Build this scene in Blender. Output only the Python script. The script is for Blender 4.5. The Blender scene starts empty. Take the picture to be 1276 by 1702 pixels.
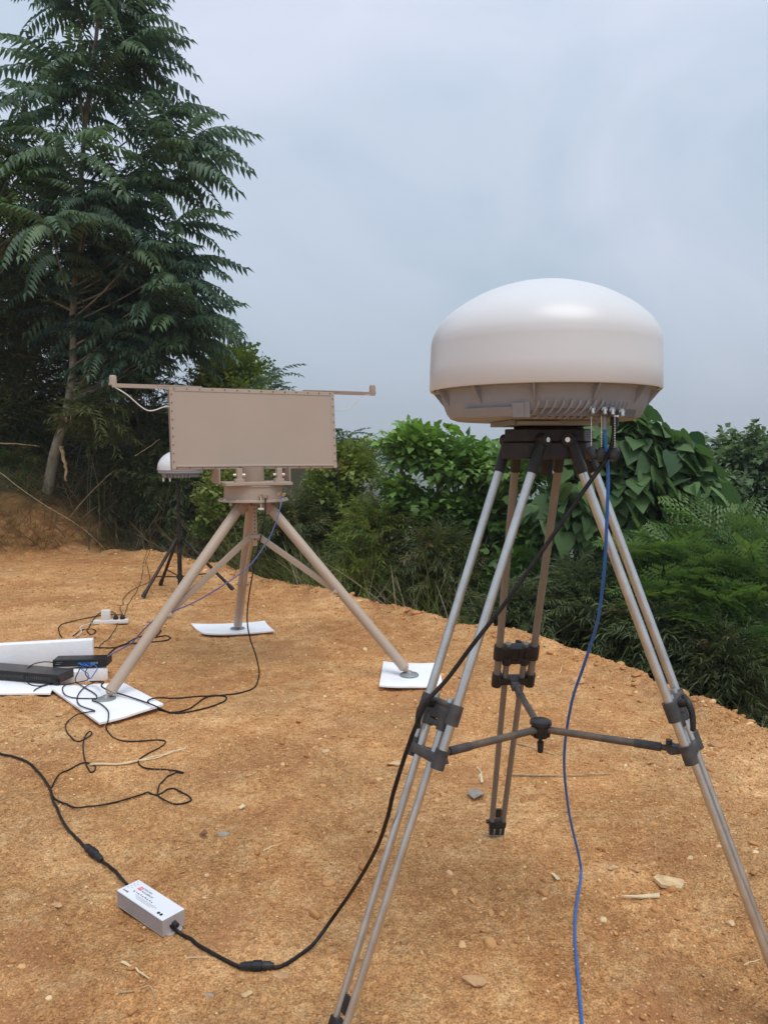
import bpy, bmesh, math, random
import numpy as np
from mathutils import Vector, Matrix, noise as mnoise

random.seed(7)
RNG = np.random.default_rng(11)
R = math.radians
scene = bpy.context.scene

# ------------------------------------------------------------------ camera
FPX = 1279.0
PITCH = math.atan(101 / FPX)
CAMZ = 1.5
cam_d = bpy.data.cameras.new('camera')
cam = bpy.data.objects.new('camera', cam_d)
scene.collection.objects.link(cam)
cam.location = (0, 0, CAMZ)
cam.rotation_euler = (R(90) - PITCH, 0, 0)
cam_d.sensor_fit = 'VERTICAL'
cam_d.sensor_height = 36
cam_d.sensor_width = 27
cam_d.lens = 36 * FPX / 1702
cam_d.clip_end = 5000
cam_d.clip_start = 0.05
scene.camera = cam

# ------------------------------------------------------------------ world + sun
SUN_EL, SUN_AZ = R(66), R(150)      # high sun behind thin cloud, azimuth clockwise from +Y
world = bpy.data.worlds.new('World')
scene.world = world
world.use_nodes = True
wn = world.node_tree
wn.nodes.clear()
def wnode(t, **kw):
    n = wn.nodes.new(t)
    for k, v in kw.items():
        setattr(n, k, v)
    return n
w_out = wnode('ShaderNodeOutputWorld')
w_bg = wnode('ShaderNodeBackground')
w_sky = wnode('ShaderNodeTexSky', sky_type='NISHITA')
w_sky.sun_disc = False
w_sky.sun_elevation = SUN_EL
w_sky.sun_rotation = SUN_AZ
w_sky.air_density = 1.2
w_sky.dust_density = 3.0
w_tc = wnode('ShaderNodeTexCoord')
w_map = wnode('ShaderNodeMapping')
w_map.inputs['Scale'].default_value = (1.0, 1.0, 1.5)
w_n1 = wnode('ShaderNodeTexNoise')
w_n1.inputs['Scale'].default_value = 2.4
w_n1.inputs['Detail'].default_value = 5
w_n1.inputs['Roughness'].default_value = 0.5
w_n1.inputs['Distortion'].default_value = 0.6
w_r1 = wnode('ShaderNodeValToRGB')
w_r1.color_ramp.elements[0].position = 0.32
w_r1.color_ramp.elements[1].position = 0.70
w_r1.color_ramp.elements[0].color = (4.7, 6.0, 7.2, 1)   # blue-grey veil
w_r1.color_ramp.elements[1].color = (7.3, 7.75, 9.2, 1)  # brighter cloud
w_sep = wnode('ShaderNodeSeparateXYZ')
w_el = wnode('ShaderNodeMapRange')                           # thin cloud glows towards the zenith
w_el.inputs['From Min'].default_value = 0.0
w_el.inputs['From Max'].default_value = 1.0
w_el.inputs['To Min'].default_value = 1.0
w_el.inputs['To Max'].default_value = 1.42
w_mul = wnode('ShaderNodeVectorMath', operation='SCALE')
w_mix = wnode('ShaderNodeMix', data_type='RGBA')
w_mix.inputs[0].default_value = 0.86
L = wn.links.new
L(w_tc.outputs['Generated'], w_map.inputs['Vector'])
L(w_map.outputs[0], w_n1.inputs['Vector'])
L(w_n1.outputs['Fac'], w_r1.inputs[0])
L(w_tc.outputs['Generated'], w_sep.inputs[0])
L(w_sep.outputs['Z'], w_el.inputs['Value'])
L(w_r1.outputs[0], w_mul.inputs[0])
L(w_el.outputs[0], w_mul.inputs['Scale'])
L(w_sky.outputs[0], w_mix.inputs[6])
L(w_mul.outputs[0], w_mix.inputs[7])
L(w_mix.outputs[2], w_bg.inputs['Color'])
w_bg.inputs['Strength'].default_value = 0.1
L(w_bg.outputs[0], w_out.inputs['Surface'])

sun_d = bpy.data.lights.new('sun', 'SUN')
sun_d.energy = 1.85
sun_d.angle = R(36)
sun_d.color = (1.0, 0.96, 0.9)
sun = bpy.data.objects.new('sun', sun_d)
scene.collection.objects.link(sun)
_sd = Vector((math.sin(SUN_AZ) * math.cos(SUN_EL), math.cos(SUN_AZ) * math.cos(SUN_EL), math.sin(SUN_EL)))
sun.rotation_euler = _sd.to_track_quat('Z', 'Y').to_euler()

scene.view_settings.view_transform = 'Standard'
scene.view_settings.look = 'None'
scene.view_settings.exposure = 0.0
scene.view_settings.gamma = 1.0

# ------------------------------------------------------------------ pixel helpers (turn a reading of the photo into a world point)
_F = Vector((0, math.cos(PITCH), -math.sin(PITCH)))
_U = Vector((0, math.sin(PITCH), math.cos(PITCH)))
def ray(px, py):
    return _F + Vector((1, 0, 0)) * ((px - 638) / FPX) + _U * ((851 - py) / FPX)
def at(px, py, Y):
    d = ray(px, py)
    return Vector((0, 0, CAMZ)) + d * (Y / d.y)
def gp(px, py, z=0.0):
    d = ray(px, py)
    return Vector((0, 0, CAMZ)) + d * ((z - CAMZ) / d.z)

# ------------------------------------------------------------------ materials
def principled(name):
    m = bpy.data.materials.new(name)
    m.use_nodes = True
    return m, m.node_tree, m.node_tree.nodes['Principled BSDF']
def mat(name, col, rough=0.5, metal=0.0, var=0.12, scale=14, bump=0.0, bscale=60, coat=0.0, spec=0.5, dirt=None, dirt_amt=0.0, dscale=6):
    """plain procedural material: base colour modulated by noise, roughness variation, optional bump and dirt"""
    m, nt, p = principled(name)
    n, l = nt.nodes, nt.links.new
    tc = n.new('ShaderNodeTexCoord')
    nz = n.new('ShaderNodeTexNoise')
    nz.inputs['Scale'].default_value = scale
    nz.inputs['Detail'].default_value = 4
    l(tc.outputs['Object'], nz.inputs['Vector'])
    rp = n.new('ShaderNodeValToRGB')
    c = col
    rp.color_ramp.elements[0].position = 0.3
    rp.color_ramp.elements[1].position = 0.7
    rp.color_ramp.elements[0].color = (c[0] * (1 - var), c[1] * (1 - var), c[2] * (1 - var), 1)
    rp.color_ramp.elements[1].color = (min(1, c[0] * (1 + var)), min(1, c[1] * (1 + var)), min(1, c[2] * (1 + var)), 1)
    l(nz.outputs['Fac'], rp.inputs[0])
    src = rp.outputs[0]
    if dirt:
        nd = n.new('ShaderNodeTexNoise')
        nd.inputs['Scale'].default_value = dscale
        nd.inputs['Detail'].default_value = 6
        nd.inputs['Roughness'].default_value = 0.65
        l(tc.outputs['Object'], nd.inputs['Vector'])
        mr = n.new('ShaderNodeMapRange')
        mr.inputs['From Min'].default_value = 0.45
        mr.inputs['From Max'].default_value = 0.72
        mr.inputs['To Max'].default_value = dirt_amt
        l(nd.outputs['Fac'], mr.inputs['Value'])
        mx = n.new('ShaderNodeMix'); mx.data_type = 'RGBA'
        l(mr.outputs[0], mx.inputs[0])
        l(src, mx.inputs[6])
        mx.inputs[7].default_value = (*dirt, 1)
        src = mx.outputs[2]
    l(src, p.inputs['Base Color'])
    rr = n.new('ShaderNodeMapRange')
    rr.inputs['To Min'].default_value = max(0.02, rough - 0.08)
    rr.inputs['To Max'].default_value = min(1, rough + 0.1)
    l(nz.outputs['Fac'], rr.inputs['Value'])
    l(rr.outputs[0], p.inputs['Roughness'])
    p.inputs['Metallic'].default_value = metal
    p.inputs['Coat Weight'].default_value = coat
    p.inputs['Specular IOR Level'].default_value = spec
    if bump:
        nb = n.new('ShaderNodeTexNoise')
        nb.inputs['Scale'].default_value = bscale
        nb.inputs['Detail'].default_value = 5
        l(tc.outputs['Object'], nb.inputs['Vector'])
        b = n.new('ShaderNodeBump')
        b.inputs['Strength'].default_value = bump
        b.inputs['Distance'].default_value = 0.004
        l(nb.outputs['Fac'], b.inputs['Height'])
        l(b.outputs[0], p.inputs['Normal'])
    return m

DUST = (0.42, 0.25, 0.12)
M = {}
M['gelcoat'] = mat('white_gelcoat', (0.68, 0.685, 0.69), 0.33, var=0.02, scale=3, coat=0.0, dirt=(0.55, 0.5, 0.43), dirt_amt=0.10, dscale=5)
M['cast_grey'] = mat('cast_grey_paint', (0.27, 0.285, 0.315), 0.5, var=0.06, bump=0.15, bscale=200, dirt=(0.3, 0.24, 0.2), dirt_amt=0.25)
M['plate_grey'] = mat('plate_grey', (0.27, 0.285, 0.28), 0.45, metal=0.3, var=0.06)
M['alu'] = mat('anodised_tube', (0.57, 0.57, 0.55), 0.33, metal=0.9, var=0.10, scale=22, dirt=(0.34, 0.29, 0.24), dirt_amt=0.25, dscale=16, bump=0.05, bscale=300)
M['alu_shaded_dusty'] = mat('shaded_dusty_tube', (0.23, 0.215, 0.19), 0.5, metal=0.35, var=0.10, scale=22, dirt=(0.30, 0.22, 0.15), dirt_amt=0.6, dscale=9)  # rear leg tubes: shade put into a darker, browner base colour, plus dust
M['black_plastic'] = mat('black_plastic', (0.018, 0.018, 0.020), 0.42, spec=.35, var=0.25, scale=30, bump=0.2, bscale=220, dirt=(0.16, 0.11, 0.07), dirt_amt=0.16, dscale=18)
M['grey_plastic'] = mat('charcoal_plastic', (0.045, 0.044, 0.046), 0.45, spec=.4, var=0.2, scale=30, bump=0.2, bscale=220, dirt=(0.25, 0.18, 0.12), dirt_amt=0.3, dscale=18)
M['rod'] = mat('worn_grey_rod', (0.10, 0.09, 0.08), 0.5, metal=0.3, var=0.2, scale=30, dirt=(0.28, 0.17, 0.1), dirt_amt=0.6, dscale=20)
M['tan'] = mat('tan_paint', (0.41, 0.325, 0.255), 0.5, var=0.025, scale=4, bump=0.04, bscale=300, dirt=(0.40, 0.30, 0.22), dirt_amt=0.2, dscale=5)
M['tan_leg'] = mat('tan_leg_paint', (0.44, 0.35, 0.27), 0.45, var=0.06, scale=9, bump=0.06, bscale=200, dirt=(0.36, 0.25, 0.16), dirt_amt=0.45, dscale=9)
M['tan_dark'] = mat('tan_bracket_paint', (0.34, 0.245, 0.185), 0.5, var=0.06, scale=9)
M['steel'] = mat('bright_steel', (0.75, 0.74, 0.72), 0.25, metal=1.0, var=0.05)
M['dull_steel'] = mat('dull_steel', (0.42, 0.42, 0.41), 0.35, metal=1.0, var=0.08)
M['dark_steel'] = mat('dark_screw', (0.10, 0.085, 0.07), 0.4, metal=0.7, var=0.1)
M['brass'] = mat('brass', (0.5, 0.36, 0.22), 0.35, metal=0.9, var=0.1)
M['foam'] = mat('white_foam', (0.90, 0.91, 0.94), 0.55, var=0.03, scale=7, bump=0.5, bscale=40, dirt=(0.66, 0.55, 0.43), dirt_amt=0.22, dscale=5)
M['black_metal'] = mat('black_metal', (0.014, 0.014, 0.016), 0.4, spec=.35, metal=0.1, var=0.2, bump=0.1, dirt=DUST, dirt_amt=0.15)
M['rack_metal'] = mat('rack_metal', (0.045, 0.045, 0.05), 0.38, metal=0.2, var=0.2, dirt=DUST, dirt_amt=0.25)
M['vent_black'] = mat('vent_black', (0.012, 0.012, 0.013), 0.6, var=0.2)
M['cable_black'] = mat('cable_black', (0.009, 0.008, 0.008), 0.45, spec=.25, var=0.25, scale=40, dirt=(0.2, 0.13, 0.08), dirt_amt=0.12, dscale=30)
M['cable_blue'] = mat('cable_blue', (0.012, 0.13, 0.46), 0.4, var=0.12, scale=40, dirt=(0.2, 0.2, 0.25), dirt_amt=0.2, dscale=30)
M['cable_violet'] = mat('cable_violet', (0.10, 0.11, 0.27), 0.4, var=0.12, scale=40)
M['cable_brown'] = mat('cable_brown', (0.07, 0.045, 0.025), 0.5, var=0.2, scale=40)
M['cable_white'] = mat('cable_white', (0.72, 0.70, 0.66), 0.4, var=0.05)
M['white_plastic'] = mat('white_plastic', (0.78, 0.77, 0.74), 0.35, var=0.03)
M['brick_alu'] = mat('extruded_case', (0.50, 0.47, 0.47), 0.42, metal=0.35, var=0.06)
M['brick_label'] = mat('label_white', (0.76, 0.77, 0.80), 0.35, var=0.02, dirt=(0.6, 0.55, 0.5), dirt_amt=0.15)
M['ink_black'] = mat('ink_black', (0.03, 0.03, 0.035), 0.5, var=0.1)
M['ink_grey'] = mat('ink_grey', (0.28, 0.28, 0.30), 0.5, var=0.1)
M['ink_red'] = mat('ink_red', (0.75, 0.16, 0.20), 0.5, var=0.06)
M['port_blue'] = mat('port_blue', (0.02, 0.10, 0.35), 0.4, var=0.1)
M['bark'] = mat('bark', (0.23, 0.20, 0.15), 0.85, var=0.35, scale=8, bump=1.0, bscale=35, dirt=(0.10, 0.11, 0.06), dirt_amt=0.5, dscale=5)
M['stem'] = mat('green_stem', (0.10, 0.11, 0.05), 0.7, var=0.3, scale=9)
M['dry_wood'] = mat('dry_wood', (0.42, 0.31, 0.18), 0.8, var=0.3, scale=25, bump=0.5, bscale=60)
M['pale_wood'] = mat('pale_wood', (0.68, 0.55, 0.34), 0.75, var=0.15, scale=25, bump=0.4, bscale=60)
M['dead_leaf'] = mat('dead_leaf', (0.27, 0.23, 0.19), 0.7, var=0.25, scale=40, bump=0.4)
M['red_leaf'] = mat('brown_leaf', (0.22, 0.09, 0.05), 0.7, var=0.25, scale=40, bump=0.4)
M['pale_stone'] = mat('pale_stone', (0.62, 0.43, 0.23), 0.85, var=0.25, scale=30, bump=0.7, bscale=70)
M['tan_stone'] = mat('tan_stone', (0.50, 0.29, 0.14), 0.9, var=0.22, scale=30, bump=0.9, bscale=70)
M['grey_stone'] = mat('grey_stone', (0.33, 0.30, 0.25), 0.9, var=0.25, scale=30, bump=0.9, bscale=70)

def leaf_mat(name, dark, light, dry=None, transl=0.30, rough=0.45):
    m, nt, p = principled(name)
    n, l = nt.nodes, nt.links.new
    a = n.new('ShaderNodeAttribute'); a.attribute_name = 'tint'
    rp = n.new('ShaderNodeValToRGB')
    e = rp.color_ramp.elements
    e[0].position = 0.0; e[0].color = (*dark, 1)
    e[1].position = 0.9 if dry else 1.0; e[1].color = (*light, 1)
    if dry:
        x = rp.color_ramp.elements.new(0.95); x.color = (*dry, 1)
    l(a.outputs['Fac'], rp.inputs[0])
    l(rp.outputs[0], p.inputs['Base Color'])
    p.inputs['Roughness'].default_value = rough
    p.inputs['Specular IOR Level'].default_value = 0.35
    t = n.new('ShaderNodeBsdfTranslucent')
    hs = n.new('ShaderNodeHueSaturation')
    hs.inputs['Saturation'].default_value = 1.15
    hs.inputs['Value'].default_value = 1.3
    l(rp.outputs[0], hs.inputs['Color'])
    l(hs.outputs[0], t.inputs['Color'])
    mx = n.new('ShaderNodeMixShader')
    mx.inputs[0].default_value = transl
    l(p.outputs[0], mx.inputs[1]); l(t.outputs[0], mx.inputs[2])
    l(mx.outputs[0], n['Material Output'].inputs['Surface'])
    return m
LM = {
    'ailanthus': leaf_mat('ailanthus_leaf', (0.052, 0.098, 0.075), (0.14, 0.22, 0.10)),
    'bright': leaf_mat('bright_leaf', (0.07, 0.13, 0.03), (0.16, 0.25, 0.05)),
    'bamboo': leaf_mat('bamboo_leaf', (0.05, 0.075, 0.028), (0.16, 0.185, 0.06), dry=(0.22, 0.18, 0.10)),
    'bamboo_dark': leaf_mat('dark_bamboo_leaf', (0.05, 0.08, 0.038), (0.14, 0.185, 0.07), dry=(0.20, 0.17, 0.10)),
    'fine': leaf_mat('fine_leaf', (0.09, 0.145, 0.035), (0.25, 0.31, 0.07), dry=(0.2, 0.16, 0.08)),
    'mulberry': leaf_mat('mulberry_leaf', (0.09, 0.18, 0.045), (0.25, 0.41, 0.09)),
    'heart': leaf_mat('heart_leaf', (0.048, 0.10, 0.045), (0.15, 0.25, 0.08), dry=(.30, .28, .08), rough=0.62),
    'feather': leaf_mat('feather_leaf', (0.065, 0.13, 0.045), (0.20, 0.31, 0.075)),
    'far': leaf_mat('far_leaf', (0.07, 0.12, 0.055), (0.17, 0.25, 0.09)),
    'grass': leaf_mat('grass_blade', (0.07, 0.11, 0.03), (0.18, 0.22, 0.06), dry=(0.30, 0.25, 0.15)),
    'straw': leaf_mat('straw_blade', (0.15, 0.13, 0.085), (0.33, 0.29, 0.20)),
}

# ------------------------------------------------------------------ object helpers
col = scene.collection
def tag(o, label=None, cat=None, group=None, kind=None):
    if label: o['label'] = label
    if cat: o['category'] = cat
    if group: o['group'] = group
    if kind: o['kind'] = kind
    return o
def empty(name, loc=(0, 0, 0), rz=0.0, label=None, cat=None, group=None):
    o = bpy.data.objects.new(name, None)
    col.objects.link(o)
    o.location = loc
    o.rotation_euler = (0, 0, rz)
    o.empty_display_size = 0.1
    return tag(o, label, cat, group)
def link(name, me, parent=None, world=True):
    o = bpy.data.objects.new(name, me)
    col.objects.link(o)
    if parent is not None:
        o.parent = parent
        if world:      # geometry was given in world space
            o.matrix_parent_inverse = wmat(parent).inverted()
    return o
def wmat(o):
    m = Matrix.LocRotScale(o.location, o.rotation_euler, o.scale)
    if o.parent:
        return wmat(o.parent) @ o.matrix_parent_inverse @ m
    return m

def frame(d):
    d = Vector(d).normalized()
    a = Vector((0, 0, 1)) if abs(d.z) < 0.9 else Vector((1, 0, 0))
    x = a.cross(d).normalized()
    return x, d.cross(x), d

class MB:
    def __init__(s):
        s.v = []; s.f = []
    def add(s, vs, fs):
        b = len(s.v)
        s.v += [Vector(v) for v in vs]
        s.f += [tuple(b + i for i in f) for f in fs]
        return s
    def box(s, c, size, rot=None, bev=0.0):
        """box with optional chamfer (bev) on all edges"""
        c = Vector(c); hx, hy, hz = [q / 2 for q in size]
        rot = rot or Matrix.Identity(3)
        if bev <= 0:
            vs = [c + rot @ Vector((x * hx, y * hy, z * hz)) for x in (-1, 1) for y in (-1, 1) for z in (-1, 1)]
            return s.add(vs, [(0, 1, 3, 2), (4, 6, 7, 5), (0, 4, 5, 1), (2, 3, 7, 6), (0, 2, 6, 4), (1, 5, 7, 3)])
        bm = bmesh.new()
        bmesh.ops.create_cube(bm, size=1)
        for v in bm.verts:
            v.co = Vector((v.co.x * hx * 2, v.co.y * hy * 2, v.co.z * hz * 2))
        bmesh.ops.bevel(bm, geom=bm.edges[:], offset=bev, segments=2, affect='EDGES', profile=0.6)
        bm.verts.index_update()
        s.add([c + rot @ v.co for v in bm.verts], [[v.index for v in f.verts] for f in bm.faces])
        bm.free()
        return s
    def prism(s, outline, z0, z1, mtx=None):
        """outline (x,y) CCW extruded between z0 and z1, mtx 4x4"""
        mtx = mtx or Matrix.Identity(4)
        n = len(outline)
        vs = [mtx @ Vector((x, y, z0)) for x, y in outline] + [mtx @ Vector((x, y, z1)) for x, y in outline]
        fs = [tuple(range(n - 1, -1, -1)), tuple(range(n, 2 * n))]
        fs += [(i, (i + 1) % n, n + (i + 1) % n, n + i) for i in range(n)]
        return s.add(vs, fs)
    def cyl(s, p0, p1, r0, r1=None, n=16, caps=True):
        p0, p1 = Vector(p0), Vector(p1)
        r1 = r0 if r1 is None else r1
        x, y, d = frame(p1 - p0)
        vs = []
        for p, r in ((p0, r0), (p1, r1)):
            vs += [p + (x * math.cos(2 * math.pi * i / n) + y * math.sin(2 * math.pi * i / n)) * r for i in range(n)]
        fs = [(i, (i + 1) % n, n + (i + 1) % n, n + i) for i in range(n)]
        if caps:
            fs += [tuple(range(n - 1, -1, -1)), tuple(range(n, 2 * n))]
        return s.add(vs, fs)
    def lathe(s, prof, n=32, mtx=None):
        """profile (r,z) list, around local z"""
        mtx = mtx or Matrix.Identity(4)
        vs = []
        for r, z in prof:
            vs += [mtx @ Vector((r * math.cos(2 * math.pi * i / n), r * math.sin(2 * math.pi * i / n), z)) for i in range(n)]
        fs = []
        for k in range(len(prof) - 1):
            for i in range(n):
                j = (i + 1) % n
                fs.append((k * n + i, k * n + j, (k + 1) * n + j, (k + 1) * n + i))
        return s.add(vs, fs)
    def tube(s, pts, r, n=8, caps=True):
        pts = [Vector(p) for p in pts]
        rs = r if isinstance(r, (list, tuple)) else [r] * len(pts)
        x, y, d = frame(pts[1] - pts[0])
        vs = []
        for i, p in enumerate(pts):
            t = (pts[min(i + 1, len(pts) - 1)] - pts[max(i - 1, 0)])
            if t.length < 1e-9: t = d
            t = t.normalized()
            x = (x - t * x.dot(t)).normalized()
            y = t.cross(x)
            vs += [p + (x * math.cos(2 * math.pi * k / n) + y * math.sin(2 * math.pi * k / n)) * rs[i] for k in range(n)]
        fs = []
        for i in range(len(pts) - 1):
            for k in range(n):
                j = (k + 1) % n
                fs.append((i * n + k, i * n + j, (i + 1) * n + j, (i + 1) * n + k))
        if caps:
            fs += [tuple(range(n - 1, -1, -1)), tuple(range(len(vs) - n, len(vs)))]
        return s.add(vs, fs)
    def build(s, name, m, parent=None, smooth=True, angle=38, world=True):
        me = bpy.data.meshes.new(name)
        me.from_pydata([tuple(v) for v in s.v], [], s.f)
        me.materials.append(m)
        if smooth:
            me.polygons.foreach_set('use_smooth', [True] * len(me.polygons))
            me.set_sharp_from_angle(angle=R(angle))
        me.update()
        return link(name, me, parent, world)

def catmull(pts, sub=8):
    pts = [Vector(p) for p in pts]
    out = []
    n = len(pts)
    for i in range(n - 1):
        p0 = pts[max(i - 1, 0)]; p1 = pts[i]; p2 = pts[i + 1]; p3 = pts[min(i + 2, n - 1)]
        for k in range(sub):
            t = k / sub
            out.append(0.5 * ((2 * p1) + (p2 - p0) * t + (2 * p0 - 5 * p1 + 4 * p2 - p3) * t * t + (3 * p1 - p0 - 3 * p2 + p3) * t ** 3))
    out.append(pts[-1])
    return out

# ------------------------------------------------------------------ terrain
EDGE = np.array([[-30, 14.5], [-9, 13.0], [-5.5, 11.2], [-4.58, 11.35], [-3.57, 11.3], [-2.86, 10.73], [-1.75, 9.3], [-1.22, 8.66], [-0.49, 7.86], [0.07, 7.25],
                 [0.54, 6.66], [1.07, 6.36], [1.45, 5.64], [1.68, 5.1], [1.81, 4.59], [2.06, 4.03], [2.6, 2.9], [3.2, 1.6], [5, -2], [9, -9]])
def hash2(ix, iy, s):
    h = (ix * 374761393 + iy * 668265263 + s * 974711) & 0x7fffffff
    h = ((h ^ (h >> 13)) * 1274126177) & 0x7fffffff
    return ((h ^ (h >> 16)) & 0xffff) / 65535.0
def vnoise(x, y, s=0):
    xi = np.floor(x).astype(np.int64); yi = np.floor(y).astype(np.int64)
    fx = x - xi; fy = y - yi
    fx = fx * fx * (3 - 2 * fx); fy = fy * fy * (3 - 2 * fy)
    a = hash2(xi, yi, s); b = hash2(xi + 1, yi, s); c = hash2(xi, yi + 1, s); d = hash2(xi + 1, yi + 1, s)
    return (a * (1 - fx) + b * fx) * (1 - fy) + (c * (1 - fx) + d * fx) * fy
def fbm(x, y, oct=4, s=0, gain=0.5):
    t = 0; a = 1; tot = 0
    for o in range(oct):
        t = t + a * vnoise(x * 2 ** o + 17 * o, y * 2 ** o - 9 * o, s + o); tot += a; a *= gain
    return t / tot
def sstep(e0, e1, x):
    t = np.clip((x - e0) / (e1 - e0), 0, 1)
    return t * t * (3 - 2 * t)
def edge_s(x, y):
    """signed distance-ish past the crest line (>0 is beyond it)"""
    e = np.interp(x, EDGE[:, 0], EDGE[:, 1])
    steep = np.interp(x, [-6, -3.5, -2.5, 0, 1.4, 1.9, 4], [1, 0.95, 0.7, 0.72, 0.62, 0.42, 0.42])
    return (y - e) * steep
def height(x, y, fine=True):
    x = np.asarray(x, float); y = np.asarray(y, float)
    s = edge_s(x, y) + 0.22 * (fbm(x * 1.7, y * 1.7, 3, 5) - 0.5)
    drop = -np.interp(s, [0, 0.15, 0.6, 2.0, 5, 14, 60, 200], [0, 0.05, 0.38, 1.35, 2.6, 5.5, 20, 26])
    drop = drop * np.interp(x, [-4.0, -2.5, 0.5, 2], [0.35, 0.5, 0.75, 1.0])
    # bank on the left rises beyond a foot line
    fx = y + 0.95 * (-x) - 15.35 + 0.35 * (fbm(x * 0.9, y * 0.9, 3, 9) - 0.5)
    rise = np.interp(fx, [0, 0.35, 1.0, 2.2, 4, 9, 40], [0, 0.22, 0.85, 1.35, 1.9, 2.6, 3.5])
    wl = sstep(-3.5, -4.7, x) * 1.0
    wl = sstep(0, 1, np.clip((-3.5 - x) / 1.2, 0, 1))
    far = sstep(40, 90, np.hypot(x, y))
    z = drop * (1 - wl * (1 - far)) + rise * wl * (1 - far)
    z = np.where(s < 0, np.minimum(z, rise * wl), z)
    inside = sstep(0.5, -0.3, s)
    inside = np.where(s < -0.3, 1.0, np.where(s > 0.5, 0.0, (0.5 - s) / 0.8))
    # low rim of heaped soil along the crest
    rim = np.exp(-((s + 0.12) / 0.16) ** 2) * 0.07 * (1 - wl) * fbm(x * 3, y * 3, 3, 21) * 1.6
    z = z + rim
    z = z + 0.05 * (fbm(x * 0.8, y * 0.8, 3, 1) - 0.5) * inside
    if fine:
        rough = 0.35 + 1.25 * sstep(.36, .62, fbm(x * .9 + 3, y * .9, 3, 41))
        z = z + rough * (0.03 * (fbm(x * 6, y * 6, 4, 2, 0.55) - 0.5) + 0.020 * (fbm(x * 24, y * 24, 3, 3, .6) - 0.5))
        z = z + 0.12 * (fbm(x * 2.2, y * 2.2, 4, 6) - 0.5) * (1 - inside)
    # keep plateau near zero
    return z
OFF = 0.0
def H(x, y):
    return float(height(np.array([x]), np.array([y]))[0])

def axis(segs):
    out = [segs[0][0]]
    for a, b, st in segs:
        n = max(1, int(round((b - a) / st)))
        out += list(np.linspace(a, b, n + 1)[1:])
    return np.array(out)
xs = axis([(-900, -300, 100), (-300, -60, 24), (-60, -12, 4), (-12, -6.5, .25), (-6.5, -3.0, 0.06), (-3.0, -1.6, 0.035), (-1.6, 2.2, 0.020), (2.2, 4, 0.05), (4, 12, .3), (12, 60, 4), (60, 300, 24), (300, 900, 100)])
ys = axis([(-40, -4, 4), (-4, 1.4, .3), (1.4, 4.2, 0.020), (4.2, 7.5, 0.032), (7.5, 13.5, 0.06), (13.5, 20, .3), (20, 70, 3), (70, 300, 20), (300, 1100, 100)])
X, Y = np.meshgrid(xs, ys)
Z = height(X, Y)
nx, ny = len(xs), len(ys)
def grid_mesh(name, X, Y, Z, m):
    ny, nx = X.shape
    co = np.stack([X, Y, Z], -1).reshape(-1, 3).astype(np.float32)
    idx = np.arange(nx * ny).reshape(ny, nx)
    f = np.stack([idx[:-1, :-1], idx[:-1, 1:], idx[1:, 1:], idx[1:, :-1]], -1).reshape(-1, 4)
    me = bpy.data.meshes.new(name)
    me.vertices.add(len(co)); me.vertices.foreach_set('co', co.ravel())
    me.loops.add(f.size); me.loops.foreach_set('vertex_index', f.ravel().astype(np.int32))
    me.polygons.add(len(f))
    me.polygons.foreach_set('loop_start', np.arange(0, f.size, 4, dtype=np.int32))
    me.polygons.foreach_set('loop_total', np.full(len(f), 4, dtype=np.int32))
    me.update(calc_edges=True)
    me.polygons.foreach_set('use_smooth', [True] * len(f))
    me.materials.append(m)
    return me

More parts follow.
